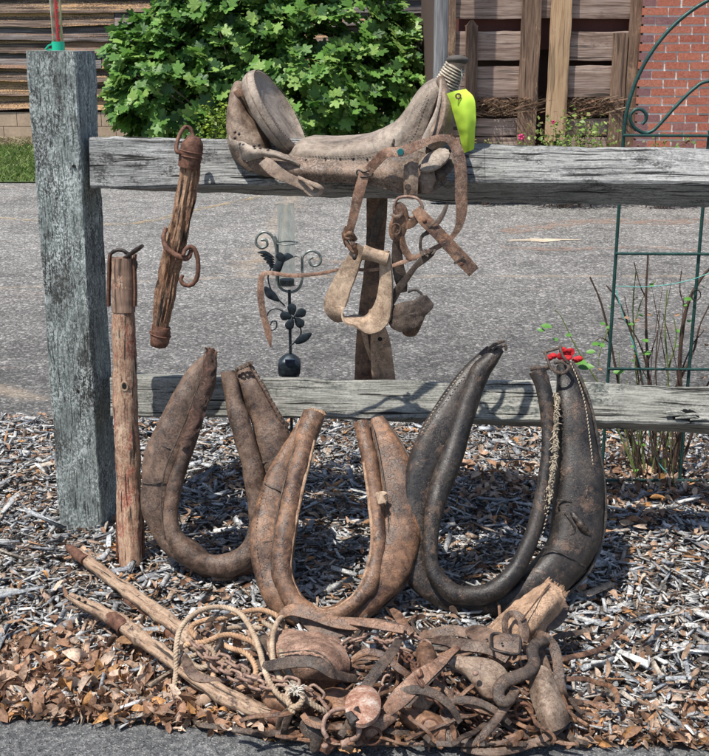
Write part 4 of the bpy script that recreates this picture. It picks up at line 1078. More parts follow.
pad = [(484, 350, 500, 352), (462, 370, 484, 378), (444, 392, 472, 406), (428, 416, 462, 430), (410, 450, 446, 460), (402, 500, 432, 500), (401, 545, 428, 545), (405, 580, 430, 572), (430, 602, 444, 584), (470, 617, 472, 592), (515, 613.5, 500, 588), (552, 600, 525, 568), (580, 575, 540, 552), (598, 545, 549, 535), (603, 512, 553, 508), (601, 470, 556, 468), (594, 430, 556, 432), (586, 400, 556, 400), (576, 372, 556, 376), (570, 362, 556, 366)]
C2, W2 = tubepath(P, pad, .0)
mb = MB(); sweep(mb, C2, W2*1.0, np.clip(W2*.85, .02, .05), prof_ellipse(30, .75), n=190, rough=.0004, rs=30, lump=.005, ls=9, seed=24, V=FRONT); pp = mb.build('pad', L_BLACK, RC)
mb = MB(); stitches(mb, [P(*q) for q in ((571, 364, .035), (578, 380, .042), (585, 404, .046), (590, 440, .048), (594, 480, .048), (595, 510, .045))], .0085, .0055, .0013)
stitches(mb, [P(*q) for q in ((558, 420, .062), (556, 450, .066), (553, 485, .068), (547, 515, .068), (540, 545, .066))], .010, .004, .0012)
stitches(mb, [P(*q) for q in ((462, 372, .045), (447, 392, .05), (433, 412, .05), (422, 432, .045))], .009, .004, .001)
mb.build('stitching', STITCH, RC, kind='stuff')
mb = MB(); sweep(mb, [P(*q) for q in ((572, 362, .01), (583, 385, .012), (592, 412, .014), (600, 455, .014), (604.5, 490, .014), (605, 518, .012), (600, 545, .01), (586, 575, .01), (560, 598, .01), (530, 611, .01), (490, 619, .01), (450, 612, .01))], .0045, .007, prof_rect(.35), n=120, rough=.0012, rs=40); mb.build('outer_welt', L_BLACK, RC)
mb = MB()
for a in ([(566, 505, .052), (577, 505, .054), (588, 512, .05), (596, 522, .045)], [(537, 547, .055), (552, 549, .06), (570, 558, .058), (586, 567, .04)], [(558, 507, .052), (558, 500, .053), (572, 502, .055)], [(564, 512, .056), (570, 520, .06), (575, 530, .058), (570, 536, .055)]):
    mb = MB(); sweep(mb, [P(*q) for q in a], .0022, .002, prof_ellipse(6), n=20, rough=.0015, rs=90); mb.build('raised_seam', L_BLACK, pp)
mb = MB(); sweep(mb, [P(*q) for q in ((571, 512, .056), (577, 518, .066), (583, 527, .066), (590, 536, .055))], [.003, .009, .010, .003], [.002, .006, .006, .002], prof_ellipse(10), n=26, rough=.004, rs=70); mb.build('torn_fold', L_BLACK, pp)
M_STRAW = leather('straw_stuffing', (.22, .16, .10), (.62, .52, .38), (.10, .06, .04), 60, (.9, .95), .003, .2, (.6, .5, .4))
mb = MB(); rows = [[P(553, 395, .05), P(556, 395, .056), P(559, 395, .05)], [P(551, 430, .055), P(555, 431, .062), P(558, 432, .055)], [P(549, 458, .055), P(553, 460, .064), P(557, 462, .055)], [P(545, 486, .055), P(549, 488, .064), P(553, 490, .055)], [P(540, 512, .05), P(543, 514, .056), P(546, 516, .05)]]
sheet(mb, rows, .003, 60, 10, rough=.003, rs=110, edge=.003, seed=5); mb.build('straw_stuffing', M_STRAW, RC)
mb = MB(); Cs = catmull(np.array([P(557, 392, .062), P(555, 431, .068), P(553, 460, .07), P(549, 488, .07), P(543, 514, .062)]), 220)
for c in Cs:
    wd = .010*(.35+.65*abs(noise.noise(Vector(c)*22))*2); b = c+np.array([random.uniform(-wd, wd), 0, 0]); e = b+np.array([random.gauss(0, .005), random.uniform(-.004, 0), random.gauss(-.003, .008)])
    sweep(mb, [b, (b+e)/2+[0, -.002, 0], e], [.0011, .0012, .0006], .0010, prof_ellipse(4), n=4)
mb.build('straw_wisps', STITCH, RC, kind='stuff')
# strapped tops
mb = MB()
for a, w_ in (([(497, 356, .05), (499, 349, .06), (505, 345, .06), (506, 351, .055)], .004), ([(488, 356, .04), (490, 348, .05), (498, 343, .055), (505, 341, .055)], .004), ([(494, 361, .05), (492, 352, .06), (496, 347, .065), (502, 350, .06)], .003),
              ([(530, 369, .05), (536, 367.5, .055), (542, 369, .055), (549, 367, .05)], .0065), ([(552, 366, .06), (556, 372, .066), (564, 373, .066), (569, 367, .06), (563, 362, .05), (554, 363, .05)], .0045), ([(545, 352, .05), (548, 361, .06), (552, 371, .066)], .0035), ([(560, 346, .05), (562, 354, .06), (568, 363, .06)], .0035), ([(543, 353, .045), (552, 350, .05), (562, 347, .045)], .0035)):
    mb = MB(); sweep(mb, [P(*q) for q in a], w_, .003, prof_ellipse(8), n=22, rough=.001, rs=80); mb.build('top_strap', L_DARK, RC)
# ================================================================== the saddle
sc = at(330, 185, -.065)
SA = thing('saddle', sc, 'old grey brown western saddle sitting on the upper rail with hanging straps', 'saddle')
CO = -.065     # off of the saddle's centre line
YAW = .20
def sp(px, py, t=0.0):
    """on the saddle: t metres nearer than its centre line (the saddle is turned a little to the viewer)"""
    return at(px, py, CO+t+ (px-330)/380*YAW)
def mir(p, t):
    """the twin of a near point on the far side"""
    n = nrm(FN+0*FS); sd = nrm(FS*math.cos(-.0)+FN*YAW); nn = np.array([sd[1], -sd[0], 0]); 
    return p - nn*2*t
L_SKIRT = leather('skirt_leather', (.07, .042, .028), (.27, .18, .125), (.38, .29, .22), 8, (.4, .75), .0008, .3, (.44, .35, .28), cracks=.6, grime=.35)
# seat: saddle-shaped arch from station to station
st = [((300, 149), (296, 163), .13), ((308, 138.5), (312, 162), .14), ((330, 138.5), (335, 162), .145), ((360, 136.5), (365, 161), .145), ((378, 132), (385, 156), .14), ((400, 121), (402, 151), .13), ((413, 104), (414, 146), .115), ((423, 88.5), (423, 134), .10), ((433, 80.5), (431, 112), .085), ((440.5, 79), (440, 92), .07)]
rows = []
for (a, b, t) in st:
    T_, S_ = sp(*a), sp(*b, t); M_ = mir(S_, t); row = []
    nn = (S_-M_)/2; nn[2] = 0
    for ph in np.linspace(0, PI, 11):
        k = math.sin(ph)**.6; 
        base = S_*(1+math.cos(ph))/2+M_*(1-math.cos(ph))/2
        z_ = base*(1-k)+(T_+nn*math.cos(ph))*k
        row.append(z_)
    rows.append(row)
mb = MB(); sheet(mb, rows, .010, 60, 44, rough=.0012, rs=30); seat = mb.build('seat', L_SEAT, SA, angle=50)
mb = MB()   # seam line laced up over the pommel
C = catmull(np.array([sp(391, 149, .138), sp(394, 140, .128), sp(395, 131, .10), sp(400, 123, .06), sp(402, 120.5, .0)]), 18)
for i in range(0, 17): sweep(mb, [C[i]+FN*.004, (C[i]+C[i+1])/2+FN*.007+[0, 0, .001], C[i+1]+FN*.004], .0026, .002, prof_ellipse(6), n=5)
mb.build('lacing', L_DARK, seat)
mb = MB(); sweep(mb, [sp(*q) for q in ((298, 164, .135), (312, 163.5, .147), (335, 164, .152), (365, 163, .152), (385, 158, .147), (402, 152.5, .138), (414, 147, .123), (423, 135, .108), (431, 113, .093), (437, 96, .08), (441, 82, .05))], .0032, .0035, prof_ellipse(8), n=90, rough=.0006, rs=60); mb.build('edge_welt', L_DARK, seat)
mb = MB(); stitches(mb, [sp(*q) for q in ((310, 156, .146), (335, 156.5, .152), (363, 155, .152), (384, 150, .147), (400, 144, .137), (411, 133, .123), (419, 114, .108), (427, 96, .092))], .0075, .004, .0008); mb.build('stitching', L_DARK, seat, kind='stuff')
mb = MB()   # rivets along the seat's lower edge
for px, py in ((306, 160), (314, 160.5), (325, 158), (340, 158.5), (353, 158.5), (367, 159), (369, 168)): 
    mb = MB(); ball(mb, sp(px, py, .152), (.0035, .002, .003), 8, 6); mb.build('rivet', IRON_D, seat)
# cantle: a leaning oval plate with a rolled rim
cc = sp(277, 112, .04)
u = (sp(303, 155, .04)-sp(255, 73, .04))/2; u = u*1.0
vn = FN*.11+FS*(-.012)+np.array([0, 0, -.008]); vn = vn-u*np.dot(vn, u)/np.dot(u, u)
nc = nrm(np.cross(u, vn)); 
if nc[0] < 0: nc = -nc
def cpt(a, r=1.0, h=0.0): return cc+u*r*math.cos(a)+vn*r*math.sin(a)+nc*h
an = np.linspace(0, 2*PI, 41)[:-1]
mb = MB(); V = []; prof_c = [(0, -.030), (.5, -.030), (.90, -.030), (.985, -.026), (1.02, -.014), (1.02, -.002), (.985, .009), (.94, .011), (.90, .006), (.87, .003), (.6, -.003), (.3, -.006), (0, -.006)]
for (r_, h_) in prof_c[1:-1]: V += [cpt(a, r_, h_) for a in an]
n_ = len(an); k_ = len(prof_c)-2; F_ = [(i*n_+j, i*n_+(j+1) % n_, (i+1)*n_+(j+1) % n_, (i+1)*n_+j) for i in range(k_-1) for j in range(n_)]
V += [cpt(0, 0, -.030), cpt(0, 0, -.006)]; F_ += [(k_*n_, (j+1) % n_, j) for j in range(n_)]+[(k_*n_+1, (k_-1)*n_+j, (k_-1)*n_+(j+1) % n_) for j in range(n_)]
V = np.array(V); V = np.array([v+nc*.0015*noise.noise(Vector(v)*30) for v in V])
mb.add(V, F_); cant = mb.build('cantle', L_SEAT, SA, angle=60)
mb = MB(); stitches(mb, [cpt(a, .955, .0125) for a in np.linspace(0, 2*PI, 36)], .0075, .0045, .0011, V=nc); mb.build('stitching', L_DARK, cant, kind='stuff')
mb = MB(); sweep(mb, [cpt(a, 1.0, -.006) for a in an], .0035, .003, prof_ellipse(6), n=80, V=nc, closed=True); mb.build('piping', L_SADDLE, cant)
# housing behind the cantle
mb = MB(); sweep(mb, [sp(241, 92, .03), sp(240, 102, .05), sp(241, 116, .06), sp(245, 132, .07), sp(252, 150, .08), sp(262, 164, .08)], [.022, .028, .034, .044, .052, .04], [.05, .065, .075, .08, .08, .07], prof_ellipse(22), n=60, V=FN, rough=.002, rs=30, lump=.006, ls=10, seed=7); mb.build('back_housing', L_SADDLE, SA)
mb = MB(); sweep(mb, [sp(231, 101, .09), sp(235, 95, .11), sp(242, 92.5, .12), sp(249, 93, .115)], .0028, .009, prof_rect(.3), n=24, V=(0, 0, 1), rough=.0008); mb.build('rear_strap', L_BROWN, SA)
# skirt and rear flap
def skirt(stn, thick, name, mat, nv=18, rough=.0015, edge=.002, parent=SA, seed=0):
    rows = []
    for (x0, y0, o0, x1, y1, o1, x2, y2, o2) in stn: rows.append([sp(x0, y0, o0), sp(x1, y1, o1), sp(x2, y2, o2)])
    mb = MB(); sheet(mb, rows, thick, 60, nv, rough=rough, rs=25, edge=edge, seed=seed); return mb.build(name, mat, parent, angle=50)
skirt([(231, 132, .10, 229, 142, .13, 232, 150, .13), (243, 140, .13, 240, 152, .15, 246, 166, .15), (262, 150, .14, 261, 162, .165, 262, 174, .15), (300, 158, .14, 300, 170, .17, 300, 180, .155), (340, 160, .145, 340, 172, .175, 341, 181, .16), (375, 160, .145, 376, 173, .175, 377, 186, .165), (402, 152, .14, 404, 174, .17, 405, 193, .16), (424, 150, .13, 428, 172, .15, 431, 192, .15), (440, 152, .10, 444, 168, .12, 446, 182, .12)], .009, 'skirt', L_SKIRT, 22, .003, .003)
skirt([(230, 128, .125, 229.5, 140, .15, 231, 148, .14), (238, 137, .15, 240, 146, .168, 246, 160, .16), (248, 145, .165, 251, 152, .18, 256, 158, .17), (262, 149, .175, 265, 153, .185, 268, 156, .178), (278, 152, .175, 282, 157, .185, 286, 160, .175), (296, 161, .165, 298, 164, .175, 300, 166, .17)], .006, 'rear_flap', L_SEAT, 12, .002, .001)
mb = MB()
for px, py in ((235, 132), (235, 138), (239, 134), (254, 146), (259, 145), (268, 150), (247, 162)): 
    mb = MB(); ball(mb, sp(px, py, .182-.0), (.004, .003, .004), 8, 6); mb.build('rivet', IRON_D, SA)
# tie strap with its end loop hanging off the rear
def strap(pts, w, t, mat, name, parent, V=None, off=1, seed=0, W=None, n=None, f=sp, rough=.0006, lump=0):
    mb = MB(); sweep(mb, [f(*q) for q in pts], w, t, prof_rect(.35), V=V if V is not None else FRONT, W=W, rough=rough, rs=50, seed=seed, n=n, lump=lump, ls=20); return mb.build(name, mat, parent)
strap([(264, 160, .185), (274, 170, .20), (288, 178, .205), (301, 184, .20), (312, 191, .195)], [.016, .017, .013, .012, .008], .003, L_SADDLE, 'tie_strap', SA)
strap([(298, 177, .205), (308, 182, .212), (318, 186, .212), (322, 190, .205), (318, 195, .20), (310, 194, .20), (304, 189, .20)], [.004, .005, .006, .006, .005, .005, .004], .003, L_SADDLE, 'tie_loop', SA)
# fork, swell and rosettes
mb = MB(); sweep(mb, [sp(442, 84, .02), sp(445, 98, .035), sp(444, 115, .05), sp(438, 132, .06), (sp(428, 148, .07))], [.012, .018, .026, .030, .028], [.05, .065, .08, .09, .09], prof_ellipse(20), n=50, V=FN, rough=.0015, rs=30, lump=.004, ls=14, seed=3); mb.build('fork', L_SADDLE, SA)
strap([(441, 80, .075), (440, 95, .105), (437, 110, .13), (431, 124, .16), (425, 138, .175), (421, 152, .19)], [.003, .004, .0045, .005, .007, .010], .0025, L_SEAT, 'fork_strap', SA)
def disc(c, e1, e2, name, mat, serr=0, thick=.007, parent=SA, dome=.006):
    pts = [c+e1*math.cos(a)*(1+serr*(i % 2))+e2*math.sin(a)*(1+serr*(i % 2)) for i, a in enumerate(np.linspace(0, 2*PI, 33)[:-1])]
    mb = MB(); patch(mb, pts, thick, dome, smooth=bool(serr == 0), n=40, rough=.0008); return mb.build(name, mat, parent)
c_ = sp(442, 165, .13); e1 = sp(455, 155, .12)-c_; e2 = sp(445, 173, .15)-c_; disc(c_, e1, e2*1.2, 'rosette', L_DARK, .0)
c_ = sp(434, 160, .165); e1 = sp(449, 152, .15)-c_; e2 = sp(437, 168, .18)-c_; disc(c_, e1, e2, 'rosette', L_SEAT, .05)
mb = MB(); patch(mb, [sp(*q) for q in ((420, 172, .165), (434, 170, .16), (436, 180, .16), (433, 186, .165), (434, 194, .165), (421, 193, .17), (418, 182, .17))], .012, .004, rough=.002, jag=.001, smooth=False); mb.build('corner_block', L_SADDLE, SA)
# horn
mb = MB(); hp = [sp(440, 99, .0), sp(445, 88, .0), sp(451, 76, .0), sp(456, 66, .0), sp(458, 61, 0)]
sweep(mb, hp, [.030, .027, .024, .022, .022], [.034, .028, .024, .022, .022], prof_ellipse(20), n=40, V=FN, rough=.001, rs=30); neck = mb.build('horn_neck', L_SADDLE, SA)
M_WRAP = leather('pale_horn_wrap', (.40, .34, .26), (.70, .62, .50), (.22, .17, .12), 30, (.7, .9), .001, .2, (.6, .53, .45))
C = catmull(np.array([sp(445, 88.5, 0), sp(451, 76, 0), sp(456, 65, 0)]), 60); T_ = nrm(np.gradient(C, axis=0)); turns = 9
hel = []; 
for i, (c, t) in enumerate(zip(C, T_)):
    a = i/59*turns*2*PI; X_ = nrm(np.cross(t, FN)); Y_ = np.cross(X_, t); r_ = .030-.006*i/59; hel.append(c+X_*r_*math.cos(a)+Y_*r_*math.sin(a))
hel = []; N_ = 240
Cb = catmull(C, N_); Tb = nrm(np.gradient(Cb, axis=0))
for i in range(N_):
    a = i/(N_-1)*turns*2*PI; t = Tb[i]; X_ = nrm(np.cross(t, FN)); Y_ = np.cross(X_, t); r_ = .0285-.006*i/(N_-1); hel.append(Cb[i]+X_*r_*math.cos(a)+Y_*r_*math.sin(a))
mb = MB(); sweep(mb, hel[::2], .0055, .003, prof_ellipse(8), n=240, V=nrm(hel[::2]-catmull(C, 120)) if False else Tb[0], rough=.0012, rs=60); mb.build('horn_wrap', M_WRAP, SA)
mb = MB(); hc = sp(457.5, 60, 0.0); ax = [np.array([1, -.2, -.03]), nrm(FN+[0, 0, .12]), np.array([0.03, .12, 1])]
ball(mb, hc, (.0285, .030, .0125), 24, 12, axes=[nrm(a) for a in ax]); mb.build('horn_cap', plain('dark_horn_cap', (.10, .088, .078), .85, var=.5, scale=60), SA)
# reins: long red strap with the blue rivet that passes under the fork and swings down to the left
lr = [(368, 171, .20), (376, 162, .205), (386, 153, .21), (401, 151.5, .215), (418, 145, .215), (434, 139, .21), (446, 138, .20), (454, 144, .19), (459, 156, .19), (461, 175, .19), (461, 195, .19), (461.5, 212, .19), (457, 230, .19), (444, 243, .195), (425, 253, .20), (403, 262, .205), (385, 268, .205), (366, 270, .18), (345, 268.5, .17), (320, 273.5, .20), (292, 275.5, .23), (270, 273, .24), (262, 276, .245), (260.5, 292, .25), (263, 313, .25), (268, 332, .25), (270.5, 347, .25)]
sweepw = [.012, .012, .012, .012, .011, .008, .009, .013, .014, .0145, .0145, .013, .008, .0065, .006, .005, .004, .004, .004, .0045, .005, .0055, .007, .0085, .0085, .0085, .002]
strap(lr[:16], sweepw[:16], .002, L_RED, 'long_rein', SA, n=150)
strap(lr[15:], sweepw[15:], .002, L_RED, 'long_rein', SA, n=130, seed=5)
mb = MB(); c_ = sp(400.5, 152, .2205); cyl(mb, c_-FN*.002, c_+FN*.002, .0085, .0075, 18); mb.build('turquoise_rivet', plain('turquoise_rivet', (.015, .16, .17), .35), SA)
# near stirrup strap
mb = MB(); sweep(mb, [sp(358, 170, .2), sp(364, 172, .205), sp(371, 170, .2), sp(372, 175, .2), sp(362, 177, .205), sp(357, 174, .2)], .0022, .0022, prof_ellipse(8), n=40, closed=True); mb.build('buckle', IRON_D, SA)
strap([(365, 172, .20), (362, 182, .203), (358, 196, .205), (354.5, 212, .205), (350.5, 228, .205), (349, 238, .20)], [.012, .0135, .013, .0115, .010, .008], .003, L_RED, 'stirrup_strap', SA)
mb = MB()
for a in ([(343, 232, .20), (348, 238, .215), (355, 236, .21)], [(344, 240, .205), (350, 233, .22), (356, 240, .205)], [(347, 226, .20), (344, 236, .205), (347, 246, .20)], [(350, 238, .21), (354, 246, .215), (357, 254, .21)], [(346, 240, .21), (350, 248, .212), (355, 252, .21)]):
    mb = MB(); sweep(mb, [sp(*q) for q in a], .0055, .0035, prof_ellipse(8), n=20, rough=.001, rs=60); mb.build('knot_loop', L_BROWN, SA)
# stirrup: bent wooden band hung edge-on
Wx = nrm(FS*.90+FN*.50+np.array([0, 0, -.20]))
K = .205
sp_ = [(361, 246, K), (355, 258, K), (347, 275, K), (338, 295, K), (335, 307, K), (341, 316, K), (355, 320.5, K), (369, 322.5, K), (379, 317, K), (384, 303, K), (386, 285, K), (385.5, 266, K), (384, 251, K)]
mb = MB(); sweep(mb, [sp(*q) for q in sp_], [.016, .020, .026, .031, .033, .033, .033, .033, .030, .024, .019, .016, .015], .0048, prof_rect(.3), n=110, W=Wx, rough=.0012, rs=40, lump=.001, ls=20)
stp = mb.build('stirrup', L_PALE, SA)
mb = MB(); a_, b_ = sp(363, 252, K+.012), sp(388, 259, K-.0); sweep(mb, [a_, a_*.5+b_*.5, b_], [.0195, .016, .019], [.0195, .016, .019], prof_ellipse(18), n=20, V=FRONT, rough=.001); mb.build('roller', L_PALE, stp)
for q in ((354.5, 257, K+.03), ):
    c_ = sp(*q); mb = MB(); ball(mb, c_, (.006, .006, .008), 10, 8); mb.build('bolt', IRON_D, stp)
# fork strap ends in a wide keeper with a ring
mb = MB(); rows = [[sp(406, 160, .185), sp(412, 159, .19), sp(419, 158, .185)], [sp(404.5, 168, .19), sp(411, 168, .196), sp(418, 168, .19)], [sp(404, 182, .192), sp(411, 182, .198), sp(418, 182, .192)], [sp(404.5, 198, .19), sp(411, 199, .196), sp(417, 199, .19)]]
sheet(mb, rows, .005, 24, 10, rough=.0008); kp = mb.build('keeper', L_SADDLE, SA)
mb = MB(); c_ = sp(408, 187, .2); cyl(mb, c_-FN*.001, c_+FN*.0025, .0085, .007, 16); mb.build('rivet', L_DARK, kp)
mb = MB(); rg = [sp(*q) for q in ((396, 213, .20), (394.5, 206, .203), (398, 198.5, .205), (408, 196.5, .207), (418, 199, .205), (422.5, 207, .203), (421, 214, .20), (414, 217, .19), (403, 217, .19))]
sweep(mb, rg, .0036, .0036, prof_ellipse(10), n=60, closed=True, rough=.0006); mb.build('ring', RUST_L, SA)
def pt_(name, pts, mat, thick=.004, dome=.004, rough=.0015, parent=SA, f=sp, **kw):
    mb = MB(); patch(mb, [f(*q) for q in pts], thick, dome, rough=rough, rs=40, **kw); return mb.build(name, mat, parent)
pt_('bridle_tab', ((393, 204, .20), (402, 203, .205), (407, 210, .207), (408, 222, .207), (404, 236, .205), (397, 242, .205), (390, 237, .203), (389, 226, .203), (393, 215, .202)), L_BROWN, .005, .003)
strap([(391, 214, .215), (397, 217, .216), (403, 213, .215)], .004, .002, L_GREYBR, 'bridle_fold', SA)
mb = MB(); c_ = sp(396, 229, .213); sweep(mb, [c_+FS*.011*math.cos(k)+np.array([0, 0, .0135])*math.sin(k) for k in np.linspace(0, 2*PI, 12)[:-1]], .002, .002, prof_ellipse(6), n=26, V=FN, closed=True); mb.build('eyelet', L_GREYBR, SA)
strap([(406, 226, .205), (411, 224, .212), (416, 219, .214), (418, 210, .21)], [.008, .010, .009, .007], .003, L_BROWN, 'bridle_link', SA)
strap([(416, 209, .21), (424, 219, .215), (436, 231, .215), (450, 246, .215), (462, 259, .215), (474, 272, .213)], [.013, .0155, .0155, .0155, .0165, .0155], .004, L_BROWN, 'blinker_strap', SA)
strap([(428, 228, .221), (432, 224.5, .223), (436, 221, .221)], .003, .0015, L_DARK, 'strap_keeper', SA)
strap([(454, 263.5, .222), (459, 260, .224), (464, 256.5, .222)], .003, .0015, L_DARK, 'strap_keeper', SA)
mb = MB()
for q in ((424.5, 221, .222), (461.5, 264, .222)): 
    mb = MB(); ball(mb, sp(*q), (.0055, .003, .0055), 10, 6); mb.build('rivet', RUST, SA)
strap([(398, 238, .20), (397, 250, .195), (398, 266, .19), (401, 280, .185), (403, 292, .18)], [.012, .013, .015, .016, .010], .004, L_DARK, 'cheek_strap', SA)
strap([(402, 236, .205), (404, 248, .203), (410, 257, .203), (417, 258, .20)], [.006, .009, .008, .005], .003, L_BROWN, 'cheek_strap', SA)
strap([(447.5, 203, .15), (443, 214, .17), (436, 224, .185), (428, 232, .195), (421.5, 237, .20), (420.5, 248, .20), (423, 254, .20)], [.004, .006, .007, .006, .004, .004, .004], .003, L_DARK, 'thin_strap', SA)
strap([(433, 253, .205), (424, 259, .205), (415, 267, .203), (406, 279, .20), (397, 291, .198), (389, 305, .195)], [.006, .009, .007, .0085, .0105, .011], .003, L_DARK, 'thin_strap', SA)
mb = MB(); 
for k in range(6): sweep(mb, [sp(421+k*2, 251+random.uniform(-2, 2), .21), sp(423+k*2, 254+random.uniform(-3, 3), .222), sp(425+k*2, 252+random.uniform(-3, 3), .21)], .0035, .003, prof_ellipse(6), n=8)
mb.build('strap_knot', L_DARK, SA)
strap([(408, 292, .20), (414, 289.5, .20), (420, 292, .20), (423, 297, .20)], .003, .003, IRON_D, 'ring', SA)
pt_('blinker', ((388, 309, .20), (400, 303, .205), (413, 300, .207), (424, 295, .205), (433.5, 306, .205), (426, 315, .21), (417, 327, .21), (404, 332, .21), (391, 327, .205), (388, 318, .20)), L_DARK, .006, .008, rough=.005, jag=.002)
pt_('blinker_lining', ((402, 330, .20), (412, 325, .2), (425, 313, .2), (423, 322, .195), (416, 335, .195), (406, 336, .195)), L_BROWN, .004, .002, rough=.003)
# far stirrup leather hanging behind the rails
bk = lambda px, py, off: at(px, py, off)
strap([(377, 175, -.185), (377, 205, -.185), (375.5, 240, -.185), (372, 280, -.19), (368, 310, -.19), (364.5, 340, -.19), (363.5, 380, -.19)], [.028, .029, .026, .026, .026, .024, .026], .004, L_BROWN, 'far_stirrup_leather', SA, V=FN, f=bk)
strap([(384, 200, -.178), (378, 220, -.172), (373, 242, -.175)], [.008, .013, .008], .003, L_DARK, 'far_strap', SA, V=FN+FS*.5, f=bk)
strap([(364, 332, -.178), (367, 345, -.174), (371, 360, -.174)], [.008, .007, .003], .003, L_TAN, 'far_strap', SA, V=FN, f=bk)
strap([(376, 322, -.172), (379, 332, -.170), (381, 350, -.170), (384, 382, -.170)], [.014, .023, .030, .034], .005, L_TAN, 'far_stirrup_tongue', SA, V=FN, f=bk)
mb = MB(); c_ = at(380, 339, -.1645); cyl(mb, c_-FN*.003, c_+FN*.0012, .0062, .0062, 14); mb.build('hole', HOLE, SA)

# ------------------------------------------------------------------ yellow-green sale tag
M_TAG = plain('neon_paper', (.58, .84, .07), .75, var=.14, scale=35)
tg = sp(459, 92, .07)
TG = thing('paper_tag', tg, 'bright yellow green paper tag tied to the saddle horn', 'tag')
rows = [[sp(445.5, 94, .10), sp(456, 90.5, .115), sp(466, 88.5, .10)], [sp(448.5, 100, .10), sp(460, 98, .12), sp(474, 98, .105)], [sp(454, 116, .10), sp(465, 115, .12), sp(476, 115, .105)], [sp(459, 134, .09), sp(467, 133, .11), sp(475, 132, .10)], [sp(464, 153, .08), sp(469, 151, .09), sp(474, 149, .085)]]
mb = MB(); sheet(mb, rows, .0006, 40, 24, rough=.004, rs=12); mb.build('paper', M_TAG, TG, angle=60)
mb = MB(); c_ = sp(458.2, 96, .1215); sweep(mb, [c_+FS*.0055*math.cos(k)+np.array([0, 0, .0055])*math.sin(k) for k in np.linspace(0, 2*PI, 12)[:-1]], .0022, .001, prof_ellipse(6), n=24, V=FN, closed=True); mb.build('eyelet', L_BROWN, TG)
mb = MB(); sweep(mb, [sp(458, 95, .123), sp(460, 86, .07), sp(462, 76, .03), sp(461, 68, .022)], .0006, .0006, prof_ellipse(5), n=16); mb.build('tie_wire', STAKE_L, TG)
# ================================================================== the heap of tack on the ground
def rope(pts, r, mat, name, parent, pitch=.022, n=None, z=None):
    """three strands laid round each other"""
    C = np.array(pts, float); L = np.linalg.norm(np.diff(C, axis=0), axis=1).sum()
    n = n or int(L/.0035); C = catmull(C, n); T = nrm(np.gradient(C, axis=0))
    Ls = np.concatenate([[0], np.cumsum(np.linalg.norm(np.diff(C, axis=0), axis=1))])
    ref = np.array([.3, -.5, .8]); X_ = nrm(ref-T*(T @ ref)[:, None]); Y_ = np.cross(T, X_)
    mb = MB()
    for k in range(3):
        a = Ls/pitch*2*PI+k*2*PI/3
        H = C+(X_*np.cos(a)[:, None]+Y_*np.sin(a)[:, None])*r*.5
        sweep(mb, H, r*.58, r*.58, prof_ellipse(7), n=n, V=(.1, -.4, .9), rough=.0004, rs=200)
    return mb.build(name, mat, parent, angle=180, kind=None)
def ropemat(name, a, b, c):
    M = Nodes(name); ob = M.coord('Object'); n1 = M.noise(ob, 30, 4, .6); n2 = M.noise(ob, 420, 4, .7)
    cc = M.ramp(M.math('ADD', M.math('MULTIPLY', n1, .55), M.math('MULTIPLY', n2, .45)), [(.36, a), (.5, b), (.64, c)])
    return M.out(cc, .9, M.bump(n2, .0015))
ROPE = ropemat('pale_hemp_rope', (.20, .135, .085), (.44, .33, .23), (.64, .52, .39))
ROPEO = ropemat('orange_hemp_rope', (.24, .13, .07), (.48, .30, .18), (.62, .45, .30))
ROPEG = ropemat('grey_hemp_rope', (.13, .09, .06), (.32, .24, .17), (.50, .40, .30))
G = lambda px, py, z: gr(px, py, z)
def gp(*pts): return [gr(*p) for p in pts]

# wooden hames / shafts
def shaft(pts, w, d, label, extra=None):
    P_ = gp(*pts); o = P_[0]
    t = thing('hame', (o[0], o[1], 0), label, 'hame')
    mb = MB(); sweep(mb, P_, w, d, prof_ellipse(18, .55), n=110, V=(0, -.5, .85), rough=.004, rs=26, lump=.004, ls=14, seed=pts[0][1]); mb.build('wooden_bar', W_SHAFT, t)
    return t, P_
t, P_ = shaft([(70, 549, .05), (84, 559, .05), (110, 578, .045), (140, 600, .045), (170, 622, .05), (200, 645, .055), (235, 668, .05)], [.009, .014, .0155, .017, .0175, .018, .016], [.008, .011, .012, .012, .012, .012, .01], 'upper of two long bare wooden hames lying left of the heap')
mb = MB(); sweep(mb, gp((68, 547, .052), (76, 553, .054), (86, 560.5, .053)), [.0095, .0145, .0155], [.009, .0125, .0125], prof_ellipse(14), n=16, V=(0, -.5, .85), rough=.002, rs=60); mb.build('iron_tip', RUST, t)
t, P_ = shaft([(70, 597, .065), (92, 608, .07), (118, 622, .07), (150, 645, .065), (182, 668, .06), (215, 690, .055), (250, 708, .045), (284, 719, .035)], [.010, .0145, .0175, .0165, .017, .019, .018, .014], [.008, .012, .014, .012, .012, .013, .013, .01], 'lower of two long bare wooden hames, cracked, ending under the knot of the rope')
mb = MB(); sweep(mb, gp((110, 617, .072), (118, 622, .074), (124, 628, .071)), [.0165, .0185, .0175], [.0135, .0155, .013], prof_ellipse(16), n=14, V=(0, -.5, .85), rough=.002, rs=60); mb.build('iron_band', RUST, t)
mb = MB(); sweep(mb, gp((272, 715, .042), (280, 718, .042), (288, 720.5, .038)), [.0165, .0165, .014], [.0125, .0125, .011], prof_ellipse(16), n=14, V=(0, -.5, .85), rough=.002, rs=60); mb.build('iron_band', RUST, t)
for q in ((79, 599, .08), (85, 602, .081)):
    mb = MB(); ball(mb, gr(*q), (.0045, .0045, .003), 8, 6); mb.build('nail_hole', HOLE, t)
mb = MB(); sweep(mb, gp((125, 600, .03), (150, 615, .03), (175, 640, .03), (195, 652, .03)), [.006, .008, .008, .004], .004, prof_rect(.3), n=30, rough=.003, rs=60)
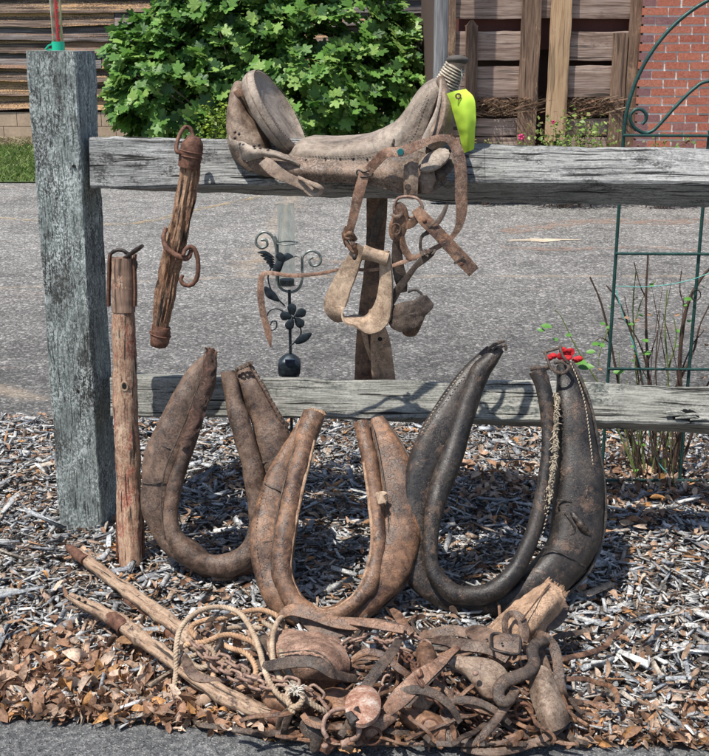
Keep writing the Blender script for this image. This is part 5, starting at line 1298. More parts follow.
tag(mb.build('iron_strap', RUST), 'dark rusty toothed iron strap lying between the two hames', 'iron strap')
mb = MB(); sweep(mb, gp((133, 608, .02), (136, 600, .045), (142, 598, .05), (147, 605, .04), (143, 612, .02)), .007, .002, prof_rect(.3), n=26, rough=.001, rs=60)
tag(mb.build('iron_collar', IRON_D), 'small bent iron loop standing between the two hames', 'iron loop')

# ropes
rt = thing('rope', gr(176, 702, 0), 'pale hemp rope arching over the left of the heap and knotted with a frayed end', 'rope')
rope(gp((170, 703, .012), (173, 693, .035), (176, 672, .06), (176, 650, .10), (181, 628, .13), (198, 612, .14), (219, 607, .14), (238, 612, .14), (250, 627, .135), (259, 648, .125), (266, 674, .115), (276, 692, .10), (288, 703, .085)), .0062, ROPE, 'rope_length', rt)
rope(gp((298, 622, .09), (290, 617, .105), (281, 618, .115), (275, 628, .12), (272, 645, .12), (275, 668, .115), (284, 684, .105), (294, 695, .095)), .0061, ROPE, 'rope_length', rt)
rope(gp((281, 650, .12), (286, 668, .115), (295, 684, .105), (303, 696, .095), (312, 704, .085), (323, 711, .07), (330, 716, .05)), .0066, ROPEG, 'rope_length', rt)
rope(gp((290, 706, .09), (287, 697, .10), (291, 690, .108), (299, 691, .112), (303, 698, .105), (298, 706, .095), (291, 708, .09), (293, 714, .08)), .0066, ROPE, 'knot', rt)
mb = MB()
for k in range(60):
    b = gr(295+random.uniform(-3, 3), 690+random.uniform(-3, 3), .118); e = b+np.array([random.gauss(0, .012), random.gauss(-.004, .008), random.gauss(.004, .007)])
    sweep(mb, [b, (b+e)/2+[0, 0, .003], e], [.0011, .001, .0005], .001, prof_ellipse(4), n=4)
mb.build('frayed_end', plain('white_rope_fibre', (.70, .64, .55), .9), rt, kind='stuff')
ro = thing('rope', gr(192, 650, 0), 'orange stained hemp rope looping behind the pale rope on the heap', 'rope')
rope(gp((206, 640, .07), (196, 637, .08), (191, 630, .09), (195, 624, .10), (207, 620, .105), (222, 618, .11), (240, 613, .115), (258, 610, .115), (271, 613, .11), (280, 619, .10), (286, 630, .09)), .0066, ROPEO, 'rope_length', ro)
rope(gp((180, 648, .09), (190, 644, .10), (206, 642, .11), (218, 637, .115), (230, 635, .115), (245, 639, .11), (256, 645, .10), (262, 655, .09)), .0066, ROPEO, 'rope_length', ro)
rg_ = thing('rope', gr(185, 665, 0), 'grey brown hemp rope coiled low inside the heap under the orange one', 'rope')
rope(gp((181, 662, .055), (188, 658, .065), (197, 654, .075), (208, 647, .085), (218, 636, .09), (228, 629, .09), (245, 627, .09), (262, 629, .085)), .0062, ROPEG, 'rope_length', rg_)
rope(gp((213, 665, .07), (214, 680, .06), (222, 692, .05), (236, 699, .045), (250, 697, .045), (262, 694, .045)), .0062, ROPEO, 'rope_length', rg_)

rope(gp((181, 652, .08), (190, 662, .075), (202, 668, .08), (212, 662, .09), (214, 652, .10), (206, 646, .105)), .0060, ROPEG, 'rope_length', rg_)
rope(gp((216, 640, .10), (230, 648, .10), (243, 652, .10), (252, 660, .09), (256, 672, .08), (249, 684, .07), (236, 690, .06)), .0062, ROPEO, 'rope_length', ro)
rope(gp((263, 622, .10), (272, 628, .10), (277, 637, .10), (275, 648, .10), (268, 655, .09)), .0060, ROPEG, 'rope_length', rg_)
# chains: every link its own mesh under its chain
def link_mesh(L, w, r):
    mb = MB(); a = np.linspace(0, 2*PI, 17)[:-1]
    P_ = [np.array([math.cos(t)*w/2*1.0+(0), math.sin(t)*w/2, 0]) for t in a]
    P_ = [p+np.array([np.sign(p[0])*(L-w)/2 if abs(p[0]) > 1e-3 else 0, 0, 0]) for p in P_]
    sweep(mb, P_, r, r, prof_ellipse(8), n=22, V=(0, 0, 1), closed=True)
    me = bpy.data.meshes.new('link'); me.from_pydata(np.concatenate(mb.v).tolist(), [], mb.f); me.polygons.foreach_set('use_smooth', [True]*len(me.polygons)); me.materials.append(RUST_L); return me
LM = link_mesh(.036, .019, .0033); LMS = link_mesh(.029, .017, .003)
def chain(pts, label, me=LM, pitch=.0275, mat=None):
    P_ = np.array(gp(*pts)); L = np.linalg.norm(np.diff(P_, axis=0), axis=1).sum(); n = max(3, int(L/pitch)+1)
    C = catmull(P_, n); T = nrm(np.gradient(C, axis=0)); t = thing('chain', (C[0][0], C[0][1], 0), label, 'chain')
    if mat:
        me = me.copy(); me.materials.clear(); me.materials.append(mat)
    o0 = origin(t)
    for i in range(n):
        T_ = T[i]; up = np.array([0, -.5, .85]); S_ = nrm(np.cross(up, T_)); N_ = np.cross(T_, S_)
        a = (R(25) if i % 2 else R(-62))+random.uniform(-.25, .25); S2 = S_*math.cos(a)+N_*math.sin(a); N2 = N_*math.cos(a)-S_*math.sin(a)
        M_ = Matrix([[T_[0], S2[0], N2[0], 0], [T_[1], S2[1], N2[1], 0], [T_[2], S2[2], N2[2], 0], [0, 0, 0, 1]])
        o = bpy.data.objects.new('link', me); M_.translation = Vector(C[i]-o0); link(o, t); o.matrix_local = M_
chain([(196, 645, .11), (207, 656, .105), (220, 668, .10), (233, 675, .10), (250, 682, .10), (266, 687, .10), (282, 690, .10)], 'light rusty chain running from the orange rope down to the rope knot')
chain([(212, 658, .11), (225, 660, .115), (238, 668, .11), (251, 676, .108), (270, 679, .105), (290, 682, .11), (303, 687, .105), (316, 692, .09), (324, 704, .075)], 'light rusty chain crossing below the orange rope and ending under the felt pad')
chain([(228, 693, .05), (242, 688, .055), (256, 690, .055), (268, 694, .05)], 'short low piece of chain lying on the lower hame', LMS)
chain([(342, 652, .08), (348, 644, .085), (358, 640, .09), (370, 638, .095), (382, 642, .095), (394, 647, .09), (404, 650, .085)], 'rusty chain arching out from the right end of the felt pad')
chain([(395, 640, .10), (406, 635, .10), (416, 637, .098), (426, 645, .095), (434, 653, .09)], 'short chain curving along the right of the dark diagonal strap', LMS)
chain([(396, 646, .10), (396, 658, .085), (391, 670, .075), (386, 683, .065), (381, 694, .05)], 'chain hanging straight down behind the rusty round plate', LMS)
chain([(348, 672, .055), (360, 671, .055), (372, 669, .055), (384, 666, .055)], 'short chain running right from under the dark strap on the pad', LMS)
chain([(437, 668, .085), (441, 679, .08), (448, 690, .07), (456, 702, .06), (463, 714, .045), (472, 722, .03)], 'brown rusty chain hanging left of the riveted oval pad', LMS, mat=RUST)
chain([(458, 694, .06), (468, 706, .045), (477, 716, .035), (486, 725, .03), (486, 736, .02)], 'dark rusty chain lying on the leaves under the oval pad', LMS, mat=RUST)
chain([(440, 712, .025), (455, 722, .025), (474, 728, .02), (497, 735, .02), (520, 738, .02)], 'low rusty chain half buried in leaves at the front of the heap', LMS, mat=RUST)

def gthing(name, z0pt, label, cat):
    p = gr(*z0pt); return thing(name, (p[0], p[1], 0), label, cat)
def gstrap(pts, w, t, mat, name, label, cat='strap', V=None, seed=0, parent=None, rough=.0008, lump=.0, prof=None, n=None):
    mb = MB(); sweep(mb, gp(*pts), w, t, prof_rect(.35) if prof is None else prof, V=V if V is not None else (0, -.6, .8), rough=rough, rs=50, seed=seed, lump=lump, ls=18, n=n)
    o = mb.build(name, mat, parent)
    if parent is None: tag(o, label, cat)
    return o
# felt pad with a dark strap across
fp = gthing('harness_pad', (305, 680, 0), 'thick reddish brown felt harness pad in the middle of the heap', 'pad')
rows = [[gr(*q) for q in r] for r in (((268, 641, .075), (270, 652, .09), (275, 664, .085), (284, 677, .06), (292, 682, .04)), ((283, 634, .09), (287, 647, .12), (291, 660, .115), (298, 674, .08), (303, 684, .045)), ((303, 634, .095), (308, 648, .13), (311, 661, .12), (314, 676, .085), (317, 686, .045)), ((323, 637, .09), (328, 650, .12), (330, 662, .115), (332, 676, .08), (332, 685, .045)), ((339, 643, .075), (344, 654, .09), (346, 665, .085), (343, 676, .065), (338, 683, .045)))]
mb = MB(); sheet(mb, rows, .016, 34, 34, rough=.004, rs=30, edge=.003, seed=2); mb.build('felt', L_FELT, fp, angle=70)
mb = MB(); sweep(mb, gp((276, 654, .128), (290, 652, .138), (310, 651, .148), (322, 655, .142), (330, 662, .135), (336, 672, .11)), .0016, .002, prof_ellipse(6), n=50, rough=.002, rs=80); mb.build('seam', L_DARK, fp)
gstrap([(263, 667, .12), (275, 665, .135), (292, 662.5, .15), (309, 662, .155), (322, 666, .15), (332, 673, .135), (343, 677, .11), (356, 679, .09)], [.011, .0125, .0125, .012, .0125, .012, .011, .010], .003, L_DARK, 'leather_strap', 'dark flat strap lying across the reddish brown felt pad')
# long brown strap from left over the bottom of the middle collar to the right
gstrap([(278, 622, .10), (283, 614, .12), (291, 610, .13), (302, 611, .13), (318, 616, .125), (334, 622, .12), (352, 624, .12), (374, 624, .12), (392, 627, .12), (406, 631, .115)], [.007, .010, .014, .016, .015, .014, .015, .013, .012, .012], .003, L_BROWN, 'leather_strap', 'long brown strap lying along the foot of the middle collar')
gstrap([(300, 613, .11), (308, 622, .10), (320, 631, .095), (336, 633, .095), (352, 629, .10)], [.010, .014, .015, .013, .010], .003, L_GREYBR, 'leather_strap', 'grey sagging strap just under the foot of the middle collar')
gstrap([(350, 622, .125), (365, 623, .13), (382, 626, .13), (404, 630, .125)], [.006, .010, .010, .009], .003, L_RED, 'leather_strap', 'reddish worn strap end just right of the middle collar')
gstrap([(399, 640, .13), (392, 652, .13), (380, 667, .12), (370, 681, .11), (362, 692, .10)], [.008, .011, .0115, .0115, .011], .0028, L_DARK, 'leather_strap', 'dark strap slanting down to the rusty round plate')
gstrap([(461, 646, .12), (450, 653, .13), (437, 665, .135), (422, 676, .13), (410, 687, .12), (398, 700, .105), (386, 712, .08)], [.004, .008, .013, .017, .019, .018, .012], .003, L_RED, 'leather_strap', 'broad reddish strap with worn black edge slanting across the heap', lump=.003)
gstrap([(461.5, 647, .117), (450, 655, .126), (438, 667, .13), (424, 679, .125), (412, 691, .114), (401, 703, .1)], [.005, .009, .013, .016, .018, .018], .002, L_DARK, 'leather_strap', 'black cracked backing under the broad reddish slanting strap')
gstrap([(434, 640, .10), (446, 641, .115), (462, 645, .125), (480, 647, .13), (494, 651, .125), (508, 659, .115)], [.010, .013, .014, .0135, .0135, .012], .004, L_GREYBR, 'leather_strap', 'grey brown strap passing behind the riveted oval pad')
gstrap([(420, 636, .08), (436, 633, .10), (455, 631, .11), (475, 636, .115)], [.008, .012, .013, .012], .003, L_GREYBR, 'leather_strap', 'pale grey strap just left of the buckle')
gstrap([(392, 610, .12), (398, 616, .125), (404, 626, .12), (412, 634, .11)], [.006, .011, .011, .008], .004, L_BROWN, 'leather_strap', 'short upright strap stub between the middle and black collars')
# rusty round plate, ring, block and square plate
rp = gthing('round_plate', (363, 722, 0), 'round iron plate with rust and white paint at the front of the heap', 'plate')
mb = MB(); c = gr(363, 705, .10); e1 = gr(381, 704, .10)-c; e2 = gr(363, 687, .105)-c
N, c2 = patch(mb, [c+e1*math.cos(a)+e2*math.sin(a)*(1.05) for a in np.linspace(0, 2*PI, 25)[:-1]], .010, .012, n=40, rough=.001); mb.build('plate', RUST_W, rp)
gstrap([(340, 737, .05), (346, 729, .06), (353, 720, .085), (360, 710, .11)], [.007, .009, .012, .010], .006, L_DARK, 'bolt_tab', None, parent=rp)
rr_ = gthing('iron_ring', (335, 744, 0), 'open rusty iron ring at the front edge of the heap', 'ring')
mb = MB(); sweep(mb, gp((356, 712, .09), (345, 709, .095), (333, 711, .095), (325, 719, .085), (323, 729, .075), (327, 738, .06)), .0048, .0048, prof_ellipse(10), n=50, rough=.001, rs=80); mb.build('ring_arc', RUST_L, rr_)
mb = MB(); sweep(mb, gp((350, 741, .05), (357, 737, .06), (359, 728, .075), (354, 719, .085)), .0055, .005, prof_ellipse(10), n=30, rough=.001, rs=80); mb.build('ring_arc', RUST_L, rr_)
def slab(pts, thick, mat, name, label, cat, dome=.002, rough=.002, smooth=False, seed=0, jag=.001, parent=None):
    mb = MB(); patch(mb, gp(*pts), thick, dome, rough=rough, smooth=smooth, seed=seed, jag=jag); o = mb.build(name, mat, parent)
    if parent is None: tag(o, label, cat)
    return o
slab([(308, 745, .02), (324, 734, .045), (340, 742, .05), (327, 755, .015)], .006, RUST, 'square_plate', 'square rusty plate with a domed rivet at the very front', 'plate')
mb = MB(); ball(mb, gr(325, 746, .042), (.007, .007, .005), 12, 8); tag(mb.build('iron_rivet', RUST_L), 'domed rivet head on the square rusty plate', 'rivet')
slab([(344, 715, .10), (352, 711, .11), (360, 720, .10), (352, 727, .09)], .014, IRON_D, 'iron_block', 'small dark square iron block in the ring', 'block')
slab([(340, 741, .05), (350, 738, .055), (352, 747, .045), (342, 749, .04)], .012, RUST_L, 'iron_nut', 'rusty nut at the foot of the iron ring', 'nut')
# oval pad with a rivet
op = gthing('harness_pad', (480, 700, 0), 'grey brown oval leather pad with one round rivet', 'pad')
mb = MB(); patch(mb, gp((446, 659, .10), (460, 657, .115), (482, 658, .12), (499, 664, .115), (508, 674, .10), (507, 685, .09), (494, 698, .07), (482, 695, .075), (466, 676, .09), (452, 668, .095)), .012, .014, n=44, rough=.002); mb.build('pad_leather', L_SADDLE, op)
mb = MB(); ball(mb, gr(475.5, 673.5, .124), (.0065, .0065, .0045), 12, 8); mb.build('rivet', RUST_L, op)
# buckled strap
bs = gthing('buckled_strap', (500, 660, 0), 'short dark strap with a rectangular iron buckle on top of the heap', 'strap')
gstrap([(469, 629, .13), (476, 632, .135), (488, 637, .14), (502, 642, .145), (522, 647, .14)], [.012, .0205, .021, .020, .019], .003, L_GREYBR, 'strap', None, parent=bs)
mb = MB(); sweep(mb, gp((493, 634, .152), (507, 635, .153), (519, 637, .152), (520.5, 645, .148), (518, 654, .14), (505, 652.5, .145), (492, 649, .147), (491, 641, .15)), .0030, .0030, prof_ellipse(8), n=70, closed=True, rough=.0006); mb.build('buckle', IRON_D, bs)
for q in ((487, 639.5, .1445), (502, 643.5, .149)):
    mb = MB(); ball(mb, gr(*q), (.003, .003, .0015), 8, 6); mb.build('hole', HOLE, bs)
gstrap([(507, 638, .13), (505, 628, .15), (506, 618, .165), (513, 613.5, .17), (521, 619, .165), (524, 631, .15), (523, 642, .135)], [.006, .007, .007, .0075, .011, .012, .011], .0028, L_GREYBR, 'leather_strap', 'upright loop of strap standing behind the buckle', V=(.3, -.8, .3))
# torn tan panel
tp = gthing('torn_hide', (525, 640, 0), 'torn light tan hide panel standing highest on the right of the heap', 'hide panel')
rows = [[gr(*q) for q in r] for r in (((483, 631, .10), (500, 637, .11), (520, 642, .11), (536, 643, .10)), ((503, 613, .14), (520, 617, .155), (535, 622, .155), (546, 627, .13)), ((526, 596, .17), (540, 598, .19), (553, 603, .185), (560, 609, .16)), ((546, 581, .20), (552, 584, .205), (560, 589, .20), (566, 595, .19)))]
mb = MB(); sheet(mb, rows, .006, 40, 24, rough=.004, rs=24, edge=.004, seed=9); mb.build('panel', L_TAN, tp, angle=60)
mb = MB(); sweep(mb, gp((521, 621, .168), (535, 603, .192), (550, 584, .212)), .002, .0015, prof_ellipse(6), n=30, rough=.001); mb.build('crease', L_BROWN, tp)
mb = MB()
for k in range(26):
    a = k/25; b = gr(547+a*19, 581+a*14, .205-.012*a); e = b+np.array([random.uniform(-.002, .010), .0, random.uniform(-.002, .014)])
    sweep(mb, [b-[0.003, 0, .004], b, e], [.004, .004, .001], .002, prof_ellipse(5), n=5)
mb.build('frayed_edge', L_TAN, tp, kind='stuff')
gstrap([(545, 628, .12), (556, 622, .125), (563, 612, .13), (562, 603, .14), (557, 600, .14)], [.010, .012, .011, .009, .005], .004, L_GREYBR, 'leather_strap', 'grey strap curling round the right edge of the tan panel')
# thick curled strap like a hook
gstrap([(546, 641, .14), (537, 643, .15), (532, 652, .145), (534, 662, .135), (529, 671, .13), (516, 677, .125), (504, 682, .12), (498, 691, .11), (500, 700, .10), (508, 702, .095), (514, 694, .10)], [.011, .012, .013, .013, .0135, .014, .014, .0125, .012, .011, .010], .0075, L_DARK, 'leather_strap', 'thick dark strap bent like a hook right of the oval pad', prof=prof_ellipse(14, .8), lump=.002)
gstrap([(530, 634, .12), (542, 636, .135), (552, 644, .135), (557, 658, .12), (559, 676, .10), (562, 692, .075), (568, 700, .05), (582, 703, .035)], [.008, .0105, .011, .011, .011, .010, .008, .006], .0035, L_GREYBR, 'leather_strap', 'long grey strap falling down the right end of the heap', V=(-.2, -.8, .5))
gstrap([(539, 650, .12), (544, 662, .11), (548, 676, .10), (552, 690, .08)], [.008, .010, .010, .008], .003, L_GREYBR, 'leather_strap', 'narrow grey strap behind the pale leather flap')
rows = [[gr(*q) for q in r] for r in (((531, 668, .115), (537, 666, .125), (545, 668, .125), (551, 676, .115)), ((531, 690, .09), (540, 688, .11), (550, 688, .11), (559, 695, .09)), ((536, 710, .07), (547, 710, .09), (557, 708, .09), (566, 712, .07)), ((542, 731, .04), (551, 732, .055), (560, 729, .055), (568, 723, .045)))]
mb = MB(); sheet(mb, rows, .007, 30, 22, rough=.002, seed=3, edge=.002); tag(mb.build('leather_flap', L_SADDLE, angle=60), 'pale brown leather flap hanging at the right front of the heap', 'leather flap')
gstrap([(452, 690, .08), (449, 706, .07), (447, 720, .055), (451, 735, .035), (461, 742, .03), (476, 742, .035), (488, 730, .055), (499, 716, .07), (509, 701, .09), (516, 689, .10)], [.004, .010, .016, .017, .010, .009, .0095, .0095, .010, .010], .005, L_GREYBR, 'leather_strap', 'long strap bent into a hoop at the bottom of the heap', prof=prof_ellipse(12, .8))
gstrap([(462, 748, .015), (480, 752, .02), (500, 752, .02), (520, 748, .02), (540, 740, .03), (556, 731, .04), (568, 720, .05)], [.007, .008, .008, .008, .008, .008, .006], .004, L_GREYBR, 'leather_strap', 'lowest thin strap curving along the ground right of the heap')
gstrap([(575, 702, .03), (588, 704, .03), (600, 706, .025), (612, 712, .015)], .007, .003, L_RED, 'leather_strap', 'short reddish strap end lying right of the heap')
gstrap([(566, 722, .03), (580, 716, .03), (596, 718, .025), (612, 722, .012)], [.006, .008, .008, .005], .003, L_BROWN, 'leather_strap', 'thin brown strap end lying on leaves at the far right of the heap')
# left front: dangling dark straps and scraps
gstrap([(300, 704, .075), (292, 711, .07), (286, 722, .055), (284, 734, .03), (283, 743, .01)], [.006, .007, .008, .0075, .006], .003, L_DARK, 'leather_strap', 'dark strap dangling over the pavement below the knot', V=(.5, -.7, .3))
gstrap([(292, 708, .075), (283, 716, .06), (279, 727, .035), (284, 731, .025)], [.006, .008, .008, .006], .003, L_DARK, 'leather_strap', 'second dark strap curling left of the dangling one', V=(.5, -.7, .3))
slab([(300, 725, .05), (309, 716, .07), (322, 722, .07), (324, 738, .045), (314, 753, .015), (306, 742, .03)], .008, L_DARK, 'leather_scrap', 'dark leather scrap just left of the iron ring', 'leather scrap', smooth=True, dome=.010)
slab([(262, 697, .06), (268, 690, .075), (283, 694, .08), (292, 707, .07), (284, 712, .055), (268, 708, .05)], .012, L_BROWN, 'leather_scrap', 'rust brown stiff scrap under the rope left of the knot', 'leather scrap', smooth=True, dome=.012)
slab([(322, 692, .06), (338, 688, .07), (352, 694, .07), (350, 706, .06), (336, 716, .05), (326, 708, .05)], .010, L_BROWN, 'leather_scrap', 'brown leather scrap left of the round plate', 'leather scrap', smooth=True, dome=.010)
slab([(372, 722, .07), (384, 716, .08), (398, 716, .07), (388, 726, .055), (374, 735, .04), (362, 742, .03), (360, 732, .05)], .008, L_RED, 'leather_scrap', 'reddish leather scrap below the round plate', 'leather scrap', smooth=True, dome=.008)
slab([(408, 690, .08), (418, 684, .10), (430, 688, .09), (434, 700, .07), (424, 712, .06), (412, 706, .06)], .010, L_TAN, 'leather_scrap', 'pale scrap of hide showing under the broad reddish strap', 'leather scrap', smooth=True, dome=.010, rough=.004)
slab([(424, 640, .08), (434, 648, .10), (436, 664, .10), (428, 676, .09), (420, 668, .09), (416, 652, .09)], .010, L_BROWN, 'leather_scrap', 'brown folded scrap above the broad reddish strap', 'leather scrap', smooth=True, dome=.012)
slab([(400, 712, .05), (420, 708, .06), (440, 716, .06), (446, 730, .045), (442, 746, .02), (420, 734, .025), (402, 724, .035)], .012, L_BROWN, 'leather_scrap', 'large brown curled scrap lying low in front of the heap', 'leather scrap', smooth=True, dome=.018, rough=.004)
slab([(255, 640, .05), (268, 636, .07), (274, 650, .07), (270, 672, .05), (256, 676, .04), (248, 660, .04)], .010, L_DARK, 'leather_scrap', 'dark scrap behind the rope at the left of the pad', 'leather scrap', smooth=True, dome=.01)
gstrap([(184, 656, .08), (189, 668, .075), (197, 677, .07), (210, 680, .07), (226, 681, .065)], [.008, .012, .011, .007, .005], .004, L_GREYBR, 'leather_strap', 'grey strap looping down under the rope at the left')
gstrap([(225, 622, .10), (222, 632, .11), (220, 643, .11), (214, 652, .10)], [.002, .004, .006, .007], .005, IRON_D, 'iron_hook', 'pointed iron hook sticking up among the ropes', 'hook', prof=prof_ellipse(10))
# the tangle underneath: many small straps nobody could follow
mb = MB(); mats = []
for k in range(90):
    cx_, cy_ = (random.uniform(270, 560), random.uniform(645, 738)) if k < 125 else (random.uniform(195, 280), random.uniform(640, 690))
    pts = []; a = random.uniform(0, 2*PI); x_, y_ = cx_, cy_; z_ = random.uniform(.01, .04)*(1 if cy_ < 715 else .5)
    for i in range(8): pts.append((x_, y_, max(.008, z_))); x_ += 13*math.cos(a); y_ += 9*math.sin(a); a += random.gauss(0, .33); z_ += random.gauss(0, .008); y_ = min(y_, 744-max(0, 330-x_)*.15)
    sweep(mb, gp(*pts), random.uniform(.002, .0065), .0020, prof_rect(.3), n=18, V=(random.uniform(-.6, .6), -.6, .8), rough=.001, rs=50)
tag(mb.build('strap_tangle', L_DARK, kind='stuff'), 'tangle of small dark straps under the heap of tack', 'straps')
mb = MB()
for k in range(110):
    cx_, cy_ = random.uniform(280, 560), random.uniform(650, 742)
    pts = []; a = random.uniform(0, 2*PI); x_, y_ = cx_, cy_; z_ = random.uniform(.02, .08)*(1 if cy_ < 715 else .4)
    for i in range(8): pts.append((x_, y_, max(.008, z_))); x_ += 13*math.cos(a); y_ += 9*math.sin(a); a += random.gauss(0, .33); z_ += random.gauss(0, .008); y_ = min(y_, 744-max(0, 330-x_)*.15)
    sweep(mb, gp(*pts), random.uniform(.002, .0065), .0020, prof_rect(.3), n=18, V=(random.uniform(-.6, .6), -.6, .8), rough=.001, rs=50)
tag(mb.build('strap_tangle', L_BROWN, kind='stuff'), 'tangle of small brown straps under the heap of tack', 'straps')

gstrap([(388, 700, .10), (402, 692, .115), (420, 690, .12), (438, 696, .11), (452, 708, .09), (460, 722, .06)], [.006, .008, .009, .009, .008, .006], .003, L_DARK, 'leather_strap', 'dark strap arching from the round plate towards the leaves', V=(.1, -.7, .7))
gstrap([(352, 660, .11), (366, 652, .125), (384, 656, .125), (398, 668, .115), (410, 676, .10)], [.005, .0075, .008, .008, .006], .003, L_BROWN, 'leather_strap', 'narrow brown strap looping between the pad and the slanting strap', V=(.1, -.7, .7))
gstrap([(446, 704, .085), (462, 700, .095), (480, 703, .09), (497, 712, .075), (510, 724, .05)], [.005, .0075, .0075, .007, .005], .003, L_DARK, 'leather_strap', 'narrow dark strap below the riveted oval pad', V=(.1, -.7, .7))
chain([(404, 655, .10), (414, 664, .115), (418, 675, .135), (424, 688, .12), (436, 700, .10), (446, 712, .07)], 'rusty chain falling across the broad reddish strap', LMS, mat=RUST)
for k, (x, y, z, nm) in enumerate(((372, 736, .05, 'iron ring lying flat below the round plate'), (430, 728, .05, 'small iron ring on the brown curled scrap'), (524, 712, .06, 'small iron ring left of the pale leather flap'))):
    mb = MB(); c = gr(x, y, z); sweep(mb, [c+np.array([math.cos(a)*.018, math.sin(a)*.012, math.sin(a)*.012]) for a in np.linspace(0, 2*PI, 13)[:-1]], .0032, .0032, prof_ellipse(8), n=36, closed=True, V=(0, -.7, .7)); tag(mb.build('iron_ring', RUST), nm, 'ring')
# ================================================================== green trellis
TY = 3.42
def ty(px, py, o=0): return aty(px, py, TY-o)
TR = thing('garden_trellis', (ty(650, 480)[0], TY, 0), 'dark green wire trellis with an arched top and scrolls behind the fence', 'trellis')
def wire(pts, r, name, n=None, mat=G_METAL, parent=TR, rough=0.0002):
    mb = MB(); sweep(mb, pts, r, r, prof_ellipse(9), n=n, V=(0, -1, .01), rough=rough, rs=60); return mb.build(name, mat, parent)
xl, xr = ty(619, 207)[0], ty(703, 207)[0]; w_ = xr-xl; xm = xl+w_*1.5; xr2 = xl+w_*3
zt = ty(623, 134)[2]; 
for x in (xl, xr, xl+2*w_, xr2):
    h = zt+ .01 if x != xl and x != xr2 else zt
    wire([(x, TY, -.12), (x, TY, .5), (x, TY, h)], .0052, 'upright', 40)
for py in (135, 253, 368, 479):
    z = ty(620, py)[2]; wire([(xl-.004, TY-.009, z), (xm, TY-.009, z-.002), (xr2+.004, TY-.009, z)], .0045, 'crossbar', 40)
ac = []
for a in np.linspace(PI, 0, 25): ac.append((xm+(xm-xl)*math.cos(a), TY, zt+ (ty(709, 13)[2]-zt)*1.22*math.sin(a)))
wire(ac, .0058, 'arch', 110)
def scroll(sg, name='scroll'):
    q = [(735, 79), (709, 81), (694, 88.5), (676, 106), (658, 126), (651, 131.5), (644, 133), (634, 127), (630, 117), (634, 110.5), (640, 109), (645.5, 113), (646, 119.5), (642, 124)]
    P_ = [ty(*p) for p in q]
    if sg < 0: P_ = [np.array([2*xm-p[0], p[1], p[2]]) for p in P_]
    P_ = [np.array([xm, TY-.004, P_[0][2]+.004])]+[p for p in P_[1:]]
    return wire(P_, .0052, name, 90)
scroll(1); scroll(-1)
# thin turquoise garden string tied to it
M_STR = plain('turquoise_string', (.12, .50, .45), .6)
mb = MB(); sweep(mb, [ty(616, 286, .012), ty(640, 287, .016), ty(665, 285, .012), ty(690, 280, .016), ty(712, 272, .012)], .0013, .0013, prof_ellipse(5), n=40); tag(mb.build('garden_string', M_STR), 'thin turquoise string stretched across the trellis', 'string')
mb = MB(); sweep(mb, [ty(616, 290, .012), ty(623, 315, .02), ty(632, 340, .03), ty(640, 365, .02), ty(646, 400, .0), ty(650, 440, .03), ty(660, 465, .02), ty(672, 476, .04)], .0011, .0011, prof_ellipse(5), n=60, rough=.002); tag(mb.build('garden_string', M_STR), 'loose green string dangling down between the rose stems', 'string')
mb = MB(); c = ty(696, 295, .012)
sweep(mb, [c+np.array([math.cos(a)*.014, 0, math.sin(a)*.016]) for a in np.linspace(0, 2*PI, 9)[:-1]], .002, .002, prof_ellipse(6), n=26, closed=True, V=(0, -1, 0)); tag(mb.build('wire_tie', IRON_D), 'small black wire ring tied on the right trellis upright', 'wire tie')

# ================================================================== rose bush behind the fence
M_STEM = plain('rose_stem_bark', (.10, .06, .04), .8, var=.6); M_STEMG = plain('green_rose_stem', (.20, .26, .07), .6, var=.4)
M_GLEAF = plain('rose_leaf_green', (.10, .26, .04), .5, var=.3)
M_DRYL = plain('brown_rose_leaf', (.30, .17, .09), .7)
M_RED = plain('red_rose_petals', (.60, .010, .018), .7, var=.35)
RB = thing('rose_bush', (ty(655, 480)[0], TY+.08, 0), 'nearly bare rose bush with thorny stems and one red flower behind the black collar', 'rose bush')
RYY = 3.5
def ry(px, py, o=0.0): return aty(px, py, RYY-o)
stems = [([(648, 500), (630, 440), (618, 380), (608, 330), (600, 300), (590, 277)], .0055, 0), ([(655, 500), (650, 430), (640, 370), (630, 330), (618, 300), (606, 285)], .005, 0), ([(660, 500), (652, 420), (647, 350), (646, 300), (648, 255)], .006, 0),
         ([(668, 500), (680, 430), (680, 360), (686, 310), (700, 280), (716, 262)], .009, 0), ([(662, 500), (668, 430), (668, 370), (665, 330), (667, 290)], .004, 1), ([(645, 500), (640, 430), (636, 370), (633, 310), (636, 270)], .0035, 1),
         ([(640, 500), (628, 420), (600, 385), (575, 345), (562, 318), (555, 310)], .0035, 1), ([(640, 500), (618, 430), (598, 400), (582, 378), (570, 356)], .0035, 1), ([(672, 500), (690, 440), (700, 400), (716, 370)], .006, 0),
         ([(652, 480), (672, 400), (690, 350), (704, 330)], .0035, 0), ([(650, 380), (640, 345), (626, 322), (618, 318)], .003, 0), ([(630, 440), (625, 415), (640, 380), (652, 350), (658, 330)], .003, 0), ([(680, 380), (694, 350), (700, 325), (712, 300)], .004, 0), ([(660, 500), (700, 470), (720, 440)], .006, 0), ([(655, 495), (640, 470), (632, 452)], .006, 0),
         ([(612, 345), (602, 338), (594, 342)], .002, 0), ([(647, 300), (640, 285), (634, 262)], .0025, 0), ([(633, 330), (642, 300), (656, 280)], .0022, 1), ([(608, 330), (600, 352), (598, 372)], .002, 1), ([(668, 370), (676, 340), (674, 318)], .003, 1), ([(686, 310), (680, 290), (682, 268)], .0025, 0)]
